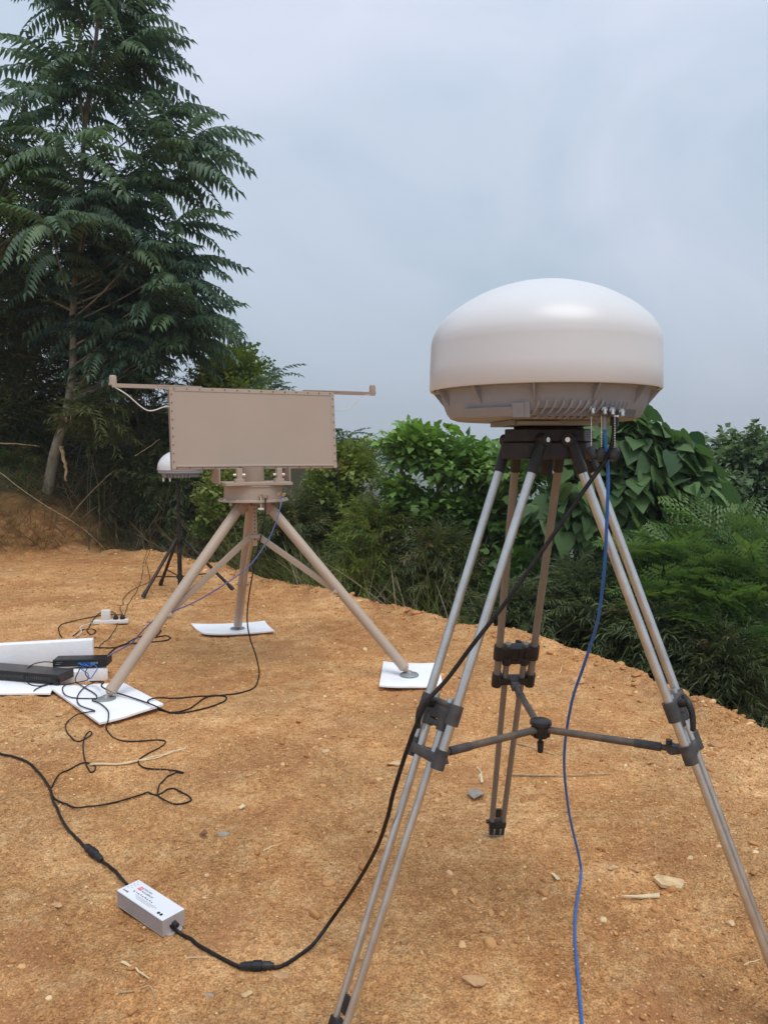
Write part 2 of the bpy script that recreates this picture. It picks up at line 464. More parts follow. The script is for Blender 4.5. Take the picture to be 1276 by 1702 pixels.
def dirt_material():
    m, nt, p = principled('bare_clay')
    n, l = nt.nodes, nt.links.new
    tc = n.new('ShaderNodeTexCoord')
    def noise(scale, detail=5, rough=0.6, dist=0.0):
        q = n.new('ShaderNodeTexNoise')
        q.inputs['Scale'].default_value = scale; q.inputs['Detail'].default_value = detail
        q.inputs['Roughness'].default_value = rough; q.inputs['Distortion'].default_value = dist
        l(tc.outputs['Object'], q.inputs['Vector'])
        return q
    def ramp(src, stops):
        r = n.new('ShaderNodeValToRGB')
        e = r.color_ramp.elements
        e[0].position, e[0].color = stops[0][0], (*stops[0][1], 1)
        e[1].position, e[1].color = stops[-1][0], (*stops[-1][1], 1)
        for s_, c_ in stops[1:-1]:
            k = e.new(s_); k.color = (*c_, 1)
        l(src, r.inputs[0])
        return r
    def mix(fac, a, b, mode='MIX'):
        q = n.new('ShaderNodeMix'); q.data_type = 'RGBA'; q.blend_type = mode
        if isinstance(fac, float): q.inputs[0].default_value = fac
        else: l(fac, q.inputs[0])
        l(a, q.inputs[6])
        if isinstance(b, tuple): q.inputs[7].default_value = (*b, 1)
        else: l(b, q.inputs[7])
        return q.outputs[2]
    big = noise(0.9, 5, 0.6, 0.4)
    c = ramp(big.outputs['Fac'], [(0.3, (0.42, 0.185, 0.07)), (0.5, (0.57, 0.305, 0.125)), (0.68, (0.71, 0.45, 0.225))]).outputs[0]
    med = noise(7, 6, 0.65)
    c2 = ramp(med.outputs['Fac'], [(0.33, (0.36, 0.145, 0.05)), (0.52, (0.57, 0.295, 0.115)), (0.68, (0.73, 0.47, 0.235))]).outputs[0]
    c = mix(0.5, c, c2)
    fine = noise(42, 6, 0.8)
    c3 = ramp(fine.outputs['Fac'], [(0.32, (0.42, 0.37, 0.33)), (0.5, (1.0, 1.0, 1.0)), (0.68, (1.55, 1.6, 1.65))]).outputs[0]
    c = mix(0.75, c, c3, 'MULTIPLY')
    grit = noise(150, 3, 0.7)
    c4 = ramp(grit.outputs['Fac'], [(0.36, (0.50, 0.42, 0.36)), (0.5, (1.0, 1.0, 1.0)), (0.64, (1.35, 1.38, 1.42))]).outputs[0]
    c = mix(0.8, c, c4, 'MULTIPLY')
    # reddish damp patches with a shape of their own
    pt = noise(1.7, 4, 0.55, 0.8)
    pr = ramp(pt.outputs['Fac'], [(0.56, (0, 0, 0)), (0.68, (1, 1, 1))])
    sc = n.new('ShaderNodeMath'); sc.operation = 'MULTIPLY'; sc.inputs[1].default_value = 0.6
    l(pr.outputs[0], sc.inputs[0])
    c = mix(sc.outputs[0], c, (0.40, 0.18, 0.08))
    # pale grit
    vo = n.new('ShaderNodeTexVoronoi'); vo.inputs['Scale'].default_value = 95
    l(tc.outputs['Object'], vo.inputs['Vector'])
    vr = ramp(vo.outputs['Color'], [(0.74, (0, 0, 0)), (0.78, (1, 1, 1))])
    vd = ramp(vo.outputs['Distance'], [(0.25, (1, 1, 1)), (0.42, (0, 0, 0))])
    mm = n.new('ShaderNodeMath'); mm.operation = 'MULTIPLY'
    l(vr.outputs[0], mm.inputs[0]); l(vd.outputs[0], mm.inputs[1])
    c = mix(mm.outputs[0], c, (0.72, 0.46, 0.23))
    ab = n.new('ShaderNodeAttribute'); ab.attribute_name = 'bank'
    bcol = ramp(med.outputs['Fac'], [(0.3, (0.40, 0.17, 0.06)), (0.7, (0.66, 0.35, 0.15))]).outputs[0]
    c = mix(ab.outputs['Fac'], c, bcol)
    # soil under the plants beyond the crest
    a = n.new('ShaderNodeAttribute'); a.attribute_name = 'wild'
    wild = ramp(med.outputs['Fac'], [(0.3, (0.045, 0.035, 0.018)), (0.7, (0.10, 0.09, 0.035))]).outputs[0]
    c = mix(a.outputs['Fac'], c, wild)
    l(c, p.inputs['Base Color'])
    p.inputs['Roughness'].default_value = 0.92
    p.inputs['Specular IOR Level'].default_value = 0.15
    bsum = n.new('ShaderNodeMath'); bsum.operation = 'ADD'
    b1 = noise(38, 8, 0.7)
    vb = n.new('ShaderNodeTexVoronoi'); vb.inputs['Scale'].default_value = 70
    l(tc.outputs['Object'], vb.inputs['Vector'])
    gb = n.new('ShaderNodeMath'); gb.operation = 'MULTIPLY_ADD'; gb.inputs[1].default_value = .5
    l(grit.outputs['Fac'], gb.inputs[0]); l(b1.outputs['Fac'], gb.inputs[2]); l(gb.outputs[0], bsum.inputs[0])
    vi = n.new('ShaderNodeMath'); vi.operation = 'MULTIPLY'; vi.inputs[1].default_value = -0.45
    l(vb.outputs['Distance'], vi.inputs[0]); l(vi.outputs[0], bsum.inputs[1])
    pm = noise(1.1, 3, .55, .5)
    pmr = ramp(pm.outputs['Fac'], [(0.38, (.35, .35, .35)), (0.6, (1.1, 1.1, 1.1))])
    bm2 = n.new('ShaderNodeMath'); bm2.operation = 'MULTIPLY'
    l(bsum.outputs[0], bm2.inputs[0]); l(pmr.outputs[0], bm2.inputs[1])
    bp = n.new('ShaderNodeBump'); bp.inputs['Strength'].default_value = 1.0; bp.inputs['Distance'].default_value = 0.016
    l(bm2.outputs[0], bp.inputs['Height'])
    l(bp.outputs[0], p.inputs['Normal'])
    return m
M['dirt'] = dirt_material()
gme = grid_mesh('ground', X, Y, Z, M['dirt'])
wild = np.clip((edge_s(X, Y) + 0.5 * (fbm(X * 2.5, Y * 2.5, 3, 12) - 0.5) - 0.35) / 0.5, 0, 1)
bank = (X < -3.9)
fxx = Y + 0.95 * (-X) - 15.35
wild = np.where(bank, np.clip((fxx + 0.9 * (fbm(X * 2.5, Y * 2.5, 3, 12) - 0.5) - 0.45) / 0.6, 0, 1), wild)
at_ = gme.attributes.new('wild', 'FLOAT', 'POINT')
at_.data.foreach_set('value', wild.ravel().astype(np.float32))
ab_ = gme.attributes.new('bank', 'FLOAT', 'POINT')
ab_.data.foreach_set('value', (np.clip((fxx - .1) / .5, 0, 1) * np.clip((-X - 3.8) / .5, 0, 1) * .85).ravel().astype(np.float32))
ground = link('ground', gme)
tag(ground, kind='structure')

# far hills fading in the haze
def hills():
    th = np.linspace(R(-75), R(75), 160)
    rr = np.array([330, 420, 520, 640, 800, 950])
    T, RR = np.meshgrid(th, rr)
    prof = np.array([0, 0.35, 0.8, 1.0, 0.9, 0.6])[:, None]
    hgt = (fbm(T * 5 + 40, RR * 0.004, 4, 31) - 0.22) * 62 * prof
    Zh = -27 + hgt + 10 * prof
    me = grid_mesh('hills', RR * np.sin(T), RR * np.cos(T), Zh, mat('hill_green', (0.06, 0.09, 0.04), 0.9, var=0.4, scale=0.05))
    tag(link('hills', me), kind='structure')
hills()

# ------------------------------------------------------------------ foliage machinery
class Tmpl:
    """leaf-spray template: verts, faces and per-vertex tint offset"""
    def __init__(s): s.v = []; s.f = []
    def add(s, vs, fs, Mx=None):
        b = len(s.v)
        for v in vs:
            v = Vector(v)
            s.v.append(Mx @ v if Mx else v)
        s.f += [tuple(b + i for i in f) for f in fs]
    def arr(s):
        return np.array([tuple(v) for v in s.v], np.float32), s.f
def place(d, up, pos, sx=1, sy=1, sz=1):
    """matrix with local +Y along d and local +Z near up"""
    y = Vector(d).normalized()
    x = y.cross(Vector(up))
    if x.length < 1e-4: x = y.cross(Vector((1, 0, 0)))
    x.normalize()
    z = x.cross(y)
    m = Matrix((x * sx, y * sy, z * sz)).transposed().to_4x4()
    m.translation = pos
    return m
LEAF = ([(0, 0, 0), (-.5, .38, .12), (.5, .38, .12), (0, 1, -.1), (0, .42, 0)], [(0, 4, 3, 1), (0, 2, 3, 4)])
_ho = [(.02, -.02), (.30, -.10), (.50, .12), (.47, .42), (.26, .74)]
HEART = ([(0, 0, 0), (0, .35, -.02), (0, .72, -.08), (0, 1.05, -.22)] + [(x, y, .10 * x - .16 * y * y) for x, y in _ho[1:]] + [(-x, y, .10 * x - .16 * y * y) for x, y in _ho[1:]],
         [(0, 4, 5, 1), (1, 5, 6, 7, 2), (2, 7, 3), (0, 1, 9, 8), (1, 2, 11, 10, 9), (2, 3, 11)])
LOBED = ([(0, 0, 0), (0, .3, 0), (0, .65, -.02), (0, 1.0, -.14), (.28, .02, .03), (.56, .38, .04), (.26, .48, .05), (.24, .72, .0), (-.28, .02, .03), (-.56, .38, .04), (-.26, .48, .05), (-.24, .72, .0)],
         [(0, 4, 5, 6, 1), (1, 6, 7, 2), (2, 7, 3), (0, 1, 10, 9, 8), (1, 2, 11, 10), (2, 3, 11)])
def strip(t, pts, w):
    """thin 3-sided stalk"""
    pts = [Vector(p) for p in pts]
    vs = []; n = 3
    for i, p in enumerate(pts):
        d = pts[min(i + 1, len(pts) - 1)] - pts[max(i - 1, 0)]
        x, y, _ = frame(d)
        ww = w * (1 - 0.6 * i / (len(pts) - 1))
        vs += [p + (x * math.cos(k * 2.094) + y * math.sin(k * 2.094)) * ww for k in range(n)]
    fs = []
    for i in range(len(pts) - 1):
        for k in range(n):
            fs.append((i * n + k, i * n + (k + 1) % n, (i + 1) * n + (k + 1) % n, (i + 1) * n + k))
    t.add(vs, fs)
def t_frond(seed, pairs=12, ll=0.19, lw=0.27, droop=0.55, arch=0.35):
    """pinnate frond 1 m long along +Y, leaflets hanging"""
    rd = random.Random(seed); t = Tmpl()
    rach = [Vector((0, q, 0.14 * math.sin(q * 2.2) - arch * q * q)) for q in [i / 8 for i in range(9)]]
    strip(t, rach, 0.007)
    def P(q):
        i = min(7, int(q * 8)); f = q * 8 - i
        return rach[i].lerp(rach[i + 1], f)
    for k in range(pairs):
        q = 0.16 + 0.82 * k / (pairs - 1)
        for sd in (-1, 1):
            L_ = ll * (0.75 + 0.45 * math.sin(math.pi * min(1, q * 0.95))) * rd.uniform(.85, 1.1)
            d = Vector((sd * 1.0, 0.42 + rd.uniform(-.1, .15), -droop + rd.uniform(-.25, .15))).normalized()
            Mx = place(d, (sd * 0.3, 0.2, 1), P(q), L_ * lw, L_, L_)
            t.add(*LEAF, Mx)
    Mx = place((0, 1, -.8), (0, 0, 1), rach[-1], ll * lw, ll * .9, ll)
    t.add(*LEAF, Mx)
    return t.arr()
def t_bamboo(seed, n=13, ll=0.30, lw=0.13, L_=1.0):
    rd = random.Random(seed); t = Tmpl()
    tw = [Vector((0, q, 0.1 * math.sin(q * 2) - 0.3 * q * q)) for q in [i / 5 for i in range(6)]]
    strip(t, tw, 0.006)
    for k in range(n):
        q = 0.15 + 0.85 * k / (n - 1)
        i = min(4, int(q * 5)); p = tw[i].lerp(tw[i + 1], q * 5 - i)
        sd = -1 if k % 2 else 1
        d = Vector((sd * rd.uniform(.3, .95), rd.uniform(.3, 1.0), rd.uniform(-.9, .15)))
        l_ = ll * rd.uniform(.7, 1.2)
        t.add(*LEAF, place(d, (rd.uniform(-.5, .5), 0, 1), p, l_ * lw, l_, l_))
    return t.arr()
def t_spray(seed, leaf, n=8, ll=0.3, petiole=0.1, droop=0.5, spread=1.0):
    rd = random.Random(seed); t = Tmpl()
    tw = [Vector((0, q * .8, 0.08 * q)) for q in [i / 4 for i in range(5)]]
    strip(t, tw, 0.008)
    for k in range(n):
        q = 0.2 + 0.8 * k / max(1, n - 1)
        p = tw[0].lerp(tw[-1], q)
        a = k * 2.4 + rd.uniform(-.4, .4)
        side = Vector((math.cos(a) * spread, 0.35 + rd.uniform(0, .5), math.sin(a) * 0.6 * spread + .25)).normalized()
        e = p + side * petiole * rd.uniform(.7, 1.4)
        strip(t, [p, e], 0.004)
        d = (side + Vector((0, .1, -droop * 1.6 + rd.uniform(-.4, .4)))).normalized()
        l_ = ll * rd.uniform(.6, 1.15)
        t.add(*leaf, place(d, side + Vector((0, 0, .6)), e, l_ * rd.uniform(.85, 1.05), l_, l_))
    return t.arr()
def t_feather(seed, pin=8, sub=5):
    """bipinnate frond 1 m long"""
    rd = random.Random(seed); t = Tmpl()
    rach = [Vector((0, q, 0.10 * math.sin(q * 2.4) - 0.28 * q * q)) for q in [i / 8 for i in range(9)]]
    strip(t, rach, 0.006)
    for k in range(pin):
        q = 0.12 + 0.86 * k / (pin - 1)
        i = min(7, int(q * 8)); p = rach[i].lerp(rach[i + 1], q * 8 - i)
        for sd in (-1, 1):
            L_ = 0.42 * (0.35 + math.sin(math.pi * (0.18 + 0.75 * q)) * .8) * rd.uniform(.85, 1.1)
            d = Vector((sd, 0.75, rd.uniform(-.30, -.05))).normalized()
            side = d.cross(Vector((0, 0, 1))).normalized()
            for j in range(sub):
                u = (j + 1) / sub
                pp = p + d * L_ * u + Vector((0, 0, -0.12 * L_ * u * u))
                for s2 in (-1, 1):
                    dd = (side * s2 + d * 0.7 + Vector((0, 0, -.15))).normalized()
                    l_ = 0.125 * (1.15 - 0.5 * u)
                    t.add([(0, 0, 0), (-.5, .5, 0.03), (0, 1, -.05), (.5, .5, .03)], [(0, 1, 2, 3)], place(dd, (0, 0, 1), pp, l_ * .36, l_, l_))
    return t.arr()
TPL = {
    'frond': [t_frond(i, pairs=(11, 12, 13, 12)[i], ll=.215, lw=.30, droop=(.9, .7, 1.2, 1.0)[i], arch=(.25, .38, .5, .32)[i]) for i in range(4)],
    'frond_s': [t_frond(10 + i, pairs=9, ll=.2, lw=.34, droop=.4) for i in range(3)],
    'bamboo': [t_bamboo(20 + i) for i in range(4)],
    'bamboo_dense': [t_bamboo(30 + i, n=20, ll=.26, lw=.15) for i in range(4)],
    'fine': [t_spray(40 + i, LEAF, n=18, ll=.17, petiole=.10, droop=.25) for i in range(3)],
    'lobed': [t_spray(50 + i, LOBED, n=8, ll=.34, petiole=.16, droop=.45) for i in range(4)],
    'heart': [t_spray(60 + i, HEART, n=5, ll=.42, petiole=.22, droop=1.0) for i in range(4)],
    'feather': [t_feather(70 + i) for i in range(3)],
    'mixed': [t_spray(50 + i, LOBED, n=8, ll=.30, petiole=.16, droop=.45) for i in range(3)] + [t_spray(90 + i, LEAF, n=12, ll=.24, petiole=.10, droop=.4) for i in range(2)] + [t_spray(95 + i, LOBED, n=11, ll=.20, petiole=.12, droop=.3) for i in range(2)],
    'round': [t_spray(80 + i, LEAF, n=12, ll=.24, petiole=.08, droop=.4) for i in range(3)],
}
def blade(seed, segs=5, w=0.012, arch=0.8):
    vs = []; fs = []
    for i in range(segs + 1):
        q = i / segs
        y = math.sin(q * arch * 1.5) / (arch * 1.5) ; z = q - arch * 0.45 * q * q * q
        ww = w * (1 - q ** 2) + 0.0008
        vs += [(-ww, y * arch, z), (ww, y * arch, z)]
    fs = [(2 * i, 2 * i + 1, 2 * i + 3, 2 * i + 2) for i in range(segs)]
    return np.array(vs, np.float32), fs
TPL['blade'] = [blade(0, w=.008, arch=.35), blade(1, w=.007, arch=.6), blade(2, w=.008, arch=.95), blade(3, w=.006, arch=.2)]

def scatter_mesh(name, batches, m):
    """batches: list of (templates, pos (k,3), dir (k,3), up (k,3), scale (k,), tint (k,))"""
    V = []; LV = []; LT = []; TI = []; base = 0
    for tpls, pos, dr, up, sc, tint in batches:
        k = len(pos)
        if k == 0: continue
        y = dr / np.linalg.norm(dr, axis=1, keepdims=True)
        x = np.cross(y, up); nn = np.linalg.norm(x, axis=1, keepdims=True)
        x = np.where(nn < 1e-4, np.array([[1.0, 0, 0]]), x / np.maximum(nn, 1e-4))
        z = np.cross(x, y)
        which = RNG.integers(0, len(tpls), k)
        for w, (tv, tf) in enumerate(tpls):
            sel = np.where(which == w)[0]
            if len(sel) == 0: continue
            Bm = np.stack([x[sel], y[sel], z[sel]], 1) * sc[sel][:, None, None]     # rows
            P = np.einsum('vi,kij->kvj', tv, Bm) + pos[sel][:, None, :]
            nv = len(tv)
            flat = np.array([i for f in tf for i in f], np.int64)
            tot = np.array([len(f) for f in tf], np.int32)
            offs = base + np.arange(len(sel))[:, None] * nv
            V.append(P.reshape(-1, 3)); LV.append((flat[None, :] + offs).ravel()); LT.append(np.tile(tot, len(sel)))
            TI.append(np.clip(np.repeat(tint[sel], nv) + 0.0, 0, 1))
            base += nv * len(sel)
    V = np.concatenate(V).astype(np.float32); LV = np.concatenate(LV).astype(np.int32); LT = np.concatenate(LT).astype(np.int32); TI = np.concatenate(TI).astype(np.float32)
    me = bpy.data.meshes.new(name)
    me.vertices.add(len(V)); me.vertices.foreach_set('co', V.ravel())
    me.loops.add(len(LV)); me.loops.foreach_set('vertex_index', LV)
    me.polygons.add(len(LT))
    st = np.concatenate([[0], np.cumsum(LT)[:-1]]).astype(np.int32)
    me.polygons.foreach_set('loop_start', st); me.polygons.foreach_set('loop_total', LT)
    me.update(calc_edges=True)
    a = me.attributes.new('tint', 'FLOAT', 'POINT'); a.data.foreach_set('value', TI)
    me.materials.append(m)
    return me
def rnd_dirs(k):
    v = RNG.normal(size=(k, 3)); return v / np.linalg.norm(v, axis=1, keepdims=True)

def bush(name, label, cat, base, lobes, n, tpl, lm, size=(.25, .4), up_bias=0.35, droop=0.0, trunk_r=0.03, group=None, stems=4, tint=(0.0, 1.0), stem_m='stem', dryp=0.0, shell=0.45, part=('stem', 'foliage')):
    """lobes: list of (centre, (rx,ry,rz)); sprays spread through each lobe, denser outside, pointing outwards"""
    base = Vector(base)
    root = empty(name, base, 0, label, cat, group)
    vol = np.array([l_[1][0] * l_[1][1] * l_[1][2] for l_ in lobes]) ** (2 / 3)
    cnt = (n * vol / vol.sum()).astype(int)
    bat = []
    st = MB()
    for (c, r), k in zip(lobes, cnt):
        c = np.array(c, float); r = np.array(r, float)
        d = rnd_dirs(k)
        d[:, 2] = np.where(d[:, 2] < -0.35, -d[:, 2], d[:, 2])
        ph = RNG.uniform(0, 6, 6)
        lump = 1 + 0.16 * np.sin(d[:, 0] * 5 + ph[0]) * np.sin(d[:, 1] * 5 + ph[1]) + 0.16 * np.sin(d[:, 2] * 7 + ph[2] + d[:, 0] * 4) + 0.08 * np.sin(d[:, 0] * 13 + ph[3]) * np.sin(d[:, 2] * 12 + ph[4])
        q = RNG.uniform(0, 1, k) ** shell
        sc = RNG.uniform(size[0], size[1], k)
        pos = c + d * r * (lump * q)[:, None] - d * (sc * 0.6)[:, None]
        dr = d * np.array([1, 1, .8]) + rnd_dirs(k) * 0.7 + np.array([0, 0, up_bias - droop])
        up = np.tile([0, 0, 1.0], (k, 1)) + rnd_dirs(k) * .35
        hole = vnoise(pos[:, 0] * 3.1 + pos[:, 1] * 1.3 + ph[0] * 9, pos[:, 2] * 3.4 - pos[:, 1] * 1.1 + 50, 7)
        kp = (hole > .30) | (q < .5)
        pos, dr, up, sc = pos[kp], dr[kp], up[kp], sc[kp]; k = len(pos)
        # tint: clumps of lighter and darker sprays
        cl = np.sin(pos[:, 0] * 4.1 + ph[5]) * np.sin(pos[:, 2] * 5.3 + ph[0]) * np.sin(pos[:, 1] * 3.7)
        tn = np.clip(0.45 + 0.3 * cl + RNG.normal(0, .22, k), 0, 0.88) * (tint[1] - tint[0]) + tint[0]
        tn = np.where(RNG.uniform(size=k) < dryp, 1.0, tn)
        bat.append((TPL[tpl], pos, dr, up, sc, tn))
        for j in range(stems):
            e = Vector(c) + Vector((random.uniform(-.6, .6) * r[0], random.uniform(-.6, .6) * r[1], random.uniform(-.2, .75) * r[2]))
            b0 = base + Vector((random.uniform(-.3, .3) * r[0], random.uniform(-.3, .3) * r[1], -0.15))
            mid = b0.lerp(e, .5) + Vector((random.uniform(-.1, .1), random.uniform(-.1, .1), .12))
            pts = catmull([b0, mid, e], 5)
            st.tube(pts, [trunk_r * (1 - .8 * i / (len(pts) - 1)) for i in range(len(pts))], 6)
    st.build(part[0], M[stem_m], root)
    link(part[1], scatter_mesh(part[1], bat, LM[lm]), root)
    return root

# ------------------------------------------------------------------ big tree on the left
def big_tree():
    ty = 11.6
    def tp(px, py): return at(px, py, ty)
    base = tp(78, 835); base.z = H(base.x, base.y) - 0.1
    root = empty('tree', base, 0, 'tall tree with feathery drooping fronds and a bent bare trunk on the clay bank', 'tree')
    tr = MB()
    path = catmull([base, tp(92, 750), tp(110, 690), tp(122, 610), tp(122, 520), tp(128, 420), tp(135, 300), tp(145, 180), tp(160, 60), tp(170, -70)], 6)
    tr.tube(path, [0.085 * (1 - .80 * (i / (len(path) - 1)) ** .8) for i in range(len(path))], 10)
    zs = [p.z for p in path]; pxs = [p.x for p in path]
    def trunk_at(z): return Vector((float(np.interp(z, zs, pxs)), ty, z))
    def z_of(py): return tp(638, py).z
    prof = [(-260, 60), (-120, 95), (0, 105), (80, 138), (125, 118), (165, 92), (200, 165), (240, 268), (285, 225), (325, 135), (360, 190), (400, 222), (450, 205), (500, 235), (550, 250), (590, 215), (630, 110)]
    zr = sorted([(z_of(py), w / FPX * ty) for py, w in prof])
    zz = [a for a, b in zr]; rr_ = [b for a, b in zr]
    P = []; D = []; S = []; T = []
    z = z_of(575); zend = z_of(-250)
    while z < zend:
        Rm = float(np.interp(z, zz, rr_))
        az = random.uniform(0, 6.283)
        if z < z_of(440):
            az = random.uniform(-.35, 1.9)
        if math.cos(az) > -.1: w = 1.0
        else: w = .6 if z > z_of(60) else (1.6 if z > z_of(240) else 1.0)
        Rq = max(.5, Rm * w * random.uniform(.55, 1.0))
        fl = random.uniform(.70, 1.0)
        tipL = max(.12, Rq - fl * .70)
        dirh = Vector((math.cos(az), math.sin(az), 0))
        o = trunk_at(z - .25 - 0.45 * tipL)
        tip = Vector((trunk_at(z).x, ty, z)) + dirh * tipL
        pts = catmull([o, o.lerp(tip, .5) + Vector((0, 0, -.10)), tip], 5)
        tr.tube(pts, [0.020 * (1 - .7 * i / (len(pts) - 1)) for i in range(len(pts))], 5, caps=False)
        ctint = random.uniform(.05, .8)
        def rosette(c, n, fl, ct, spread, a0):
            for k in range(n):
                a = a0 + (k / max(1, n - 1) - .5) * spread + random.uniform(-.25, .25)
                P.append((c.x, c.y, c.z + random.uniform(-.05, .06))); D.append((math.cos(a), math.sin(a), random.choice((random.uniform(-.1, .35), random.uniform(.3, 1.1), random.uniform(-.45, .1)))))
                S.append(fl * random.uniform(.75, 1.12)); T.append(min(.95, max(0, ct + random.gauss(0, .13))))
        rosette(tip, 8, fl, ctint, 4.4, az)
        q = .72
        while tipL * q > .35:
            rosette(o.lerp(tip, q) + Vector((0, 0, random.uniform(-.08, .08))), 4, fl * .9, ctint - .1, 4.6, az + random.uniform(-.6, .6))
            q -= .27
        z += random.choice((.03, .05, .15)) if z < z_of(330) else random.choice((.05, .08, .24))
    for px, py, dy in ((405, 248, 0), (390, 292, -.3), (372, 262, .3), (345, 205, 0), (300, 78, 0), (298, 96, -.3), (285, 40, .2), (290, 132, 0), (330, 330, 0), (368, 398, -.2), (372, 455, .1), (375, 480, -.3), (392, 530, 0), (385, 560, -.2), (365, 585, .1), (340, 520, -.5), (330, 270, -.5), (310, 440, -.6), (300, 225, .3), (255, 600, -.2), (40, 25, 0)):
        e = at(px, py, ty + dy); sgn = 1 if px > 160 else -1
        fl = random.uniform(.8, 1.0)
        tip = e - Vector((sgn * fl * .85, 0, -.12))
        o = trunk_at(tip.z - .5 - .25 * abs(tip.x - trunk_at(tip.z).x))
        pts = catmull([o, o.lerp(tip, .5) + Vector((0, 0, -.05)), tip], 5)
        tr.tube(pts, [0.018 * (1 - .7 * i / (len(pts) - 1)) for i in range(len(pts))], 5, caps=False)
        az = 0.0 if sgn > 0 else math.pi
        for k in range(8):
            a = az + (k / 7 - .5) * 3.0 + random.uniform(-.15, .15)
            P.append((tip.x, tip.y, tip.z + random.uniform(-.05, .05))); D.append((math.cos(a), math.sin(a), random.uniform(-.15, .35) if k in (3, 4) else random.uniform(-.3, .8)))
            S.append(fl * random.uniform(.85, 1.1)); T.append(random.uniform(.1, .8))
    # top leader
    for k in range(26):
        a = k * 2.4; z = z_of(-200) + k * .03
        P.append(tuple(trunk_at(min(z, zs[-1])))); D.append((math.cos(a), math.sin(a), random.uniform(.2, 1))); S.append(.7); T.append(.6)
    P = np.array(P); D = np.array(D); S = np.array(S); T = np.array(T)
    up = np.tile([0, 0, 1.0], (len(P), 1)) + rnd_dirs(len(P)) * .25
    tr.build('trunk', M['bark'], root)
    link('crown', scatter_mesh('crown', [(TPL['frond'], P, D, up, S, T)], LM['ailanthus']), root)
big_tree()

def frond_tree(name, label, base, top, lobes, n, tpl, lm, size, tint=(0, 1), trunk_r=.07, group=None):
    base = Vector(base); base.z = H(base.x, base.y) - .1
    root = empty(name, base, 0, label, 'tree', group)
    tr = MB()
    pts = catmull([base, base.lerp(Vector(top), .5) + Vector((.15, 0, 0)), Vector(top)], 8)
    tr.tube(pts, [trunk_r * (1 - .8 * i / (len(pts) - 1)) for i in range(len(pts))], 8)
    bat = []
    for c, r in lobes:
        c = np.array(c); r = np.array(r)
        k = int(n / len(lobes))
        # layered boughs: group sprays on a few limbs
        nl = max(5, k // 14)
        for j in range(nl):
            d = rnd_dirs(1)[0]; d[2] = abs(d[2]) * 1.3 - .45
            e = c + d * r * random.uniform(.55, .95)
            o = Vector(base.lerp(Vector(top), random.uniform(.35, .8)))
            lp = catmull([o, o.lerp(Vector(e), .5) + Vector((0, 0, .1)), Vector(e)], 4)
            tr.tube(lp, [trunk_r * .4 * (1 - .7 * i / (len(lp) - 1)) for i in range(len(lp))], 5, caps=False)
            m_ = k // nl
            pos = e + RNG.normal(size=(m_, 3)) * r * np.array([.20, .20, .07])
            hd = d.copy(); hd[2] = 0
            dr = np.tile(hd, (m_, 1)) * .8 + rnd_dirs(m_) * .8 + np.array([0, 0, .15])
            dr[:, 2] *= .5
            tn = np.clip(random.uniform(.2, .7) + RNG.normal(0, .15, m_), 0, .88) * (tint[1] - tint[0]) + tint[0]
            bat.append((TPL[tpl], pos, dr, np.tile([0, 0, 1.0], (m_, 1)) + rnd_dirs(m_) * .3, RNG.uniform(size[0], size[1], m_), tn))
    tr.build('trunk', M['bark'], root)
    link('crown', scatter_mesh('crown', bat, LM[lm]), root)
    return root
def pt(px, py, Y): return tuple(at(px, py, Y))

frond_tree('tree', 'yellow green tree beside the tall tree at the picture edge', (-6.6, 11.3, 0), pt(-40, 300, 11.2), [(pt(0, 285, 11.2), (.5, .5, .4)), (pt(20, 350, 11.1), (.55, .5, .35)), (pt(-40, 410, 11.2), (.8, .6, .5))], 480, 'frond_s', 'bright', (.4, .65))

# ------------------------------------------------------------------ thickets
def clump(label, px, py_top, py_bot, Y, wpx, n, tpl='bamboo_dense', lm='bamboo', size=(.35, .6), name='bamboo_clump', cat='bamboo', group=None, depth=.9, lob=3, droop=.25, tint=(0, 1), dryp=.03, shell=.6, stems=4, sr=.012):
    zt = at(px, py_top, Y).z; zb = at(px, py_bot, Y).z
    x = at(px, 800, Y).x; rx = wpx / FPX * Y / 2
    b = (x, Y + .1, H(x, Y + .1))
    lobes = []
    for i in range(lob):
        q = i / max(1, lob - 1)
        cz = zb + (zt - zb) * (.28 + .47 * q)
        lobes.append(((x + random.uniform(-.25, .25) * rx, Y + random.uniform(-.2, .2), cz), (rx * (1 - .28 * q), depth, (zt - zb) * .3)))
    return bush(name, label, cat, b, lobes, n, tpl, lm, size=size, droop=droop, group=group, tint=tint, dryp=dryp, stems=stems, trunk_r=sr, shell=shell, part=('stem', 'foliage'))
G1 = 'dark bamboo clumps on the bank'
clump('deep shaded bamboo filling the upper thicket at the picture edge', -10, 400, 700, 13.2, 260, 800, lm='bamboo_dark', group=G1, depth=1.0)
clump('tall dark bamboo standing behind the bent trunk', 150, 420, 760, 13.6, 240, 800, lm='bamboo_dark', group=G1, depth=1.0)
clump('dark bamboo between the bent trunk and the left arm of the flat panel', 235, 560, 880, 13.0, 200, 700, lm='bamboo_dark', group=G1)
clump('dark bamboo partly hidden by the upper left corner of the tan panel', 330, 590, 900, 12.8, 170, 600, lm='bamboo_dark', group=G1)
clump('bamboo with pointed hanging leaves left of the bent trunk', 20, 610, 850, 12.6, 170, 420, tpl='bamboo', lm='bamboo', size=(.5, .8), group=G1, depth=.4)
clump('olive green tuft of bamboo leaves crossing in front of the bent trunk', 150, 655, 735, 11.15, 110, 110, stems=1, sr=.006, lm='bamboo', size=(.4, .6), group=G1, depth=.35, tint=(.3, .9))
clump('arching bamboo bough hanging low right of the bent trunk', 215, 740, 850, 12.3, 170, 260, lm='bamboo', size=(.4, .6), group=G1, depth=.4, tint=(.2, .8))
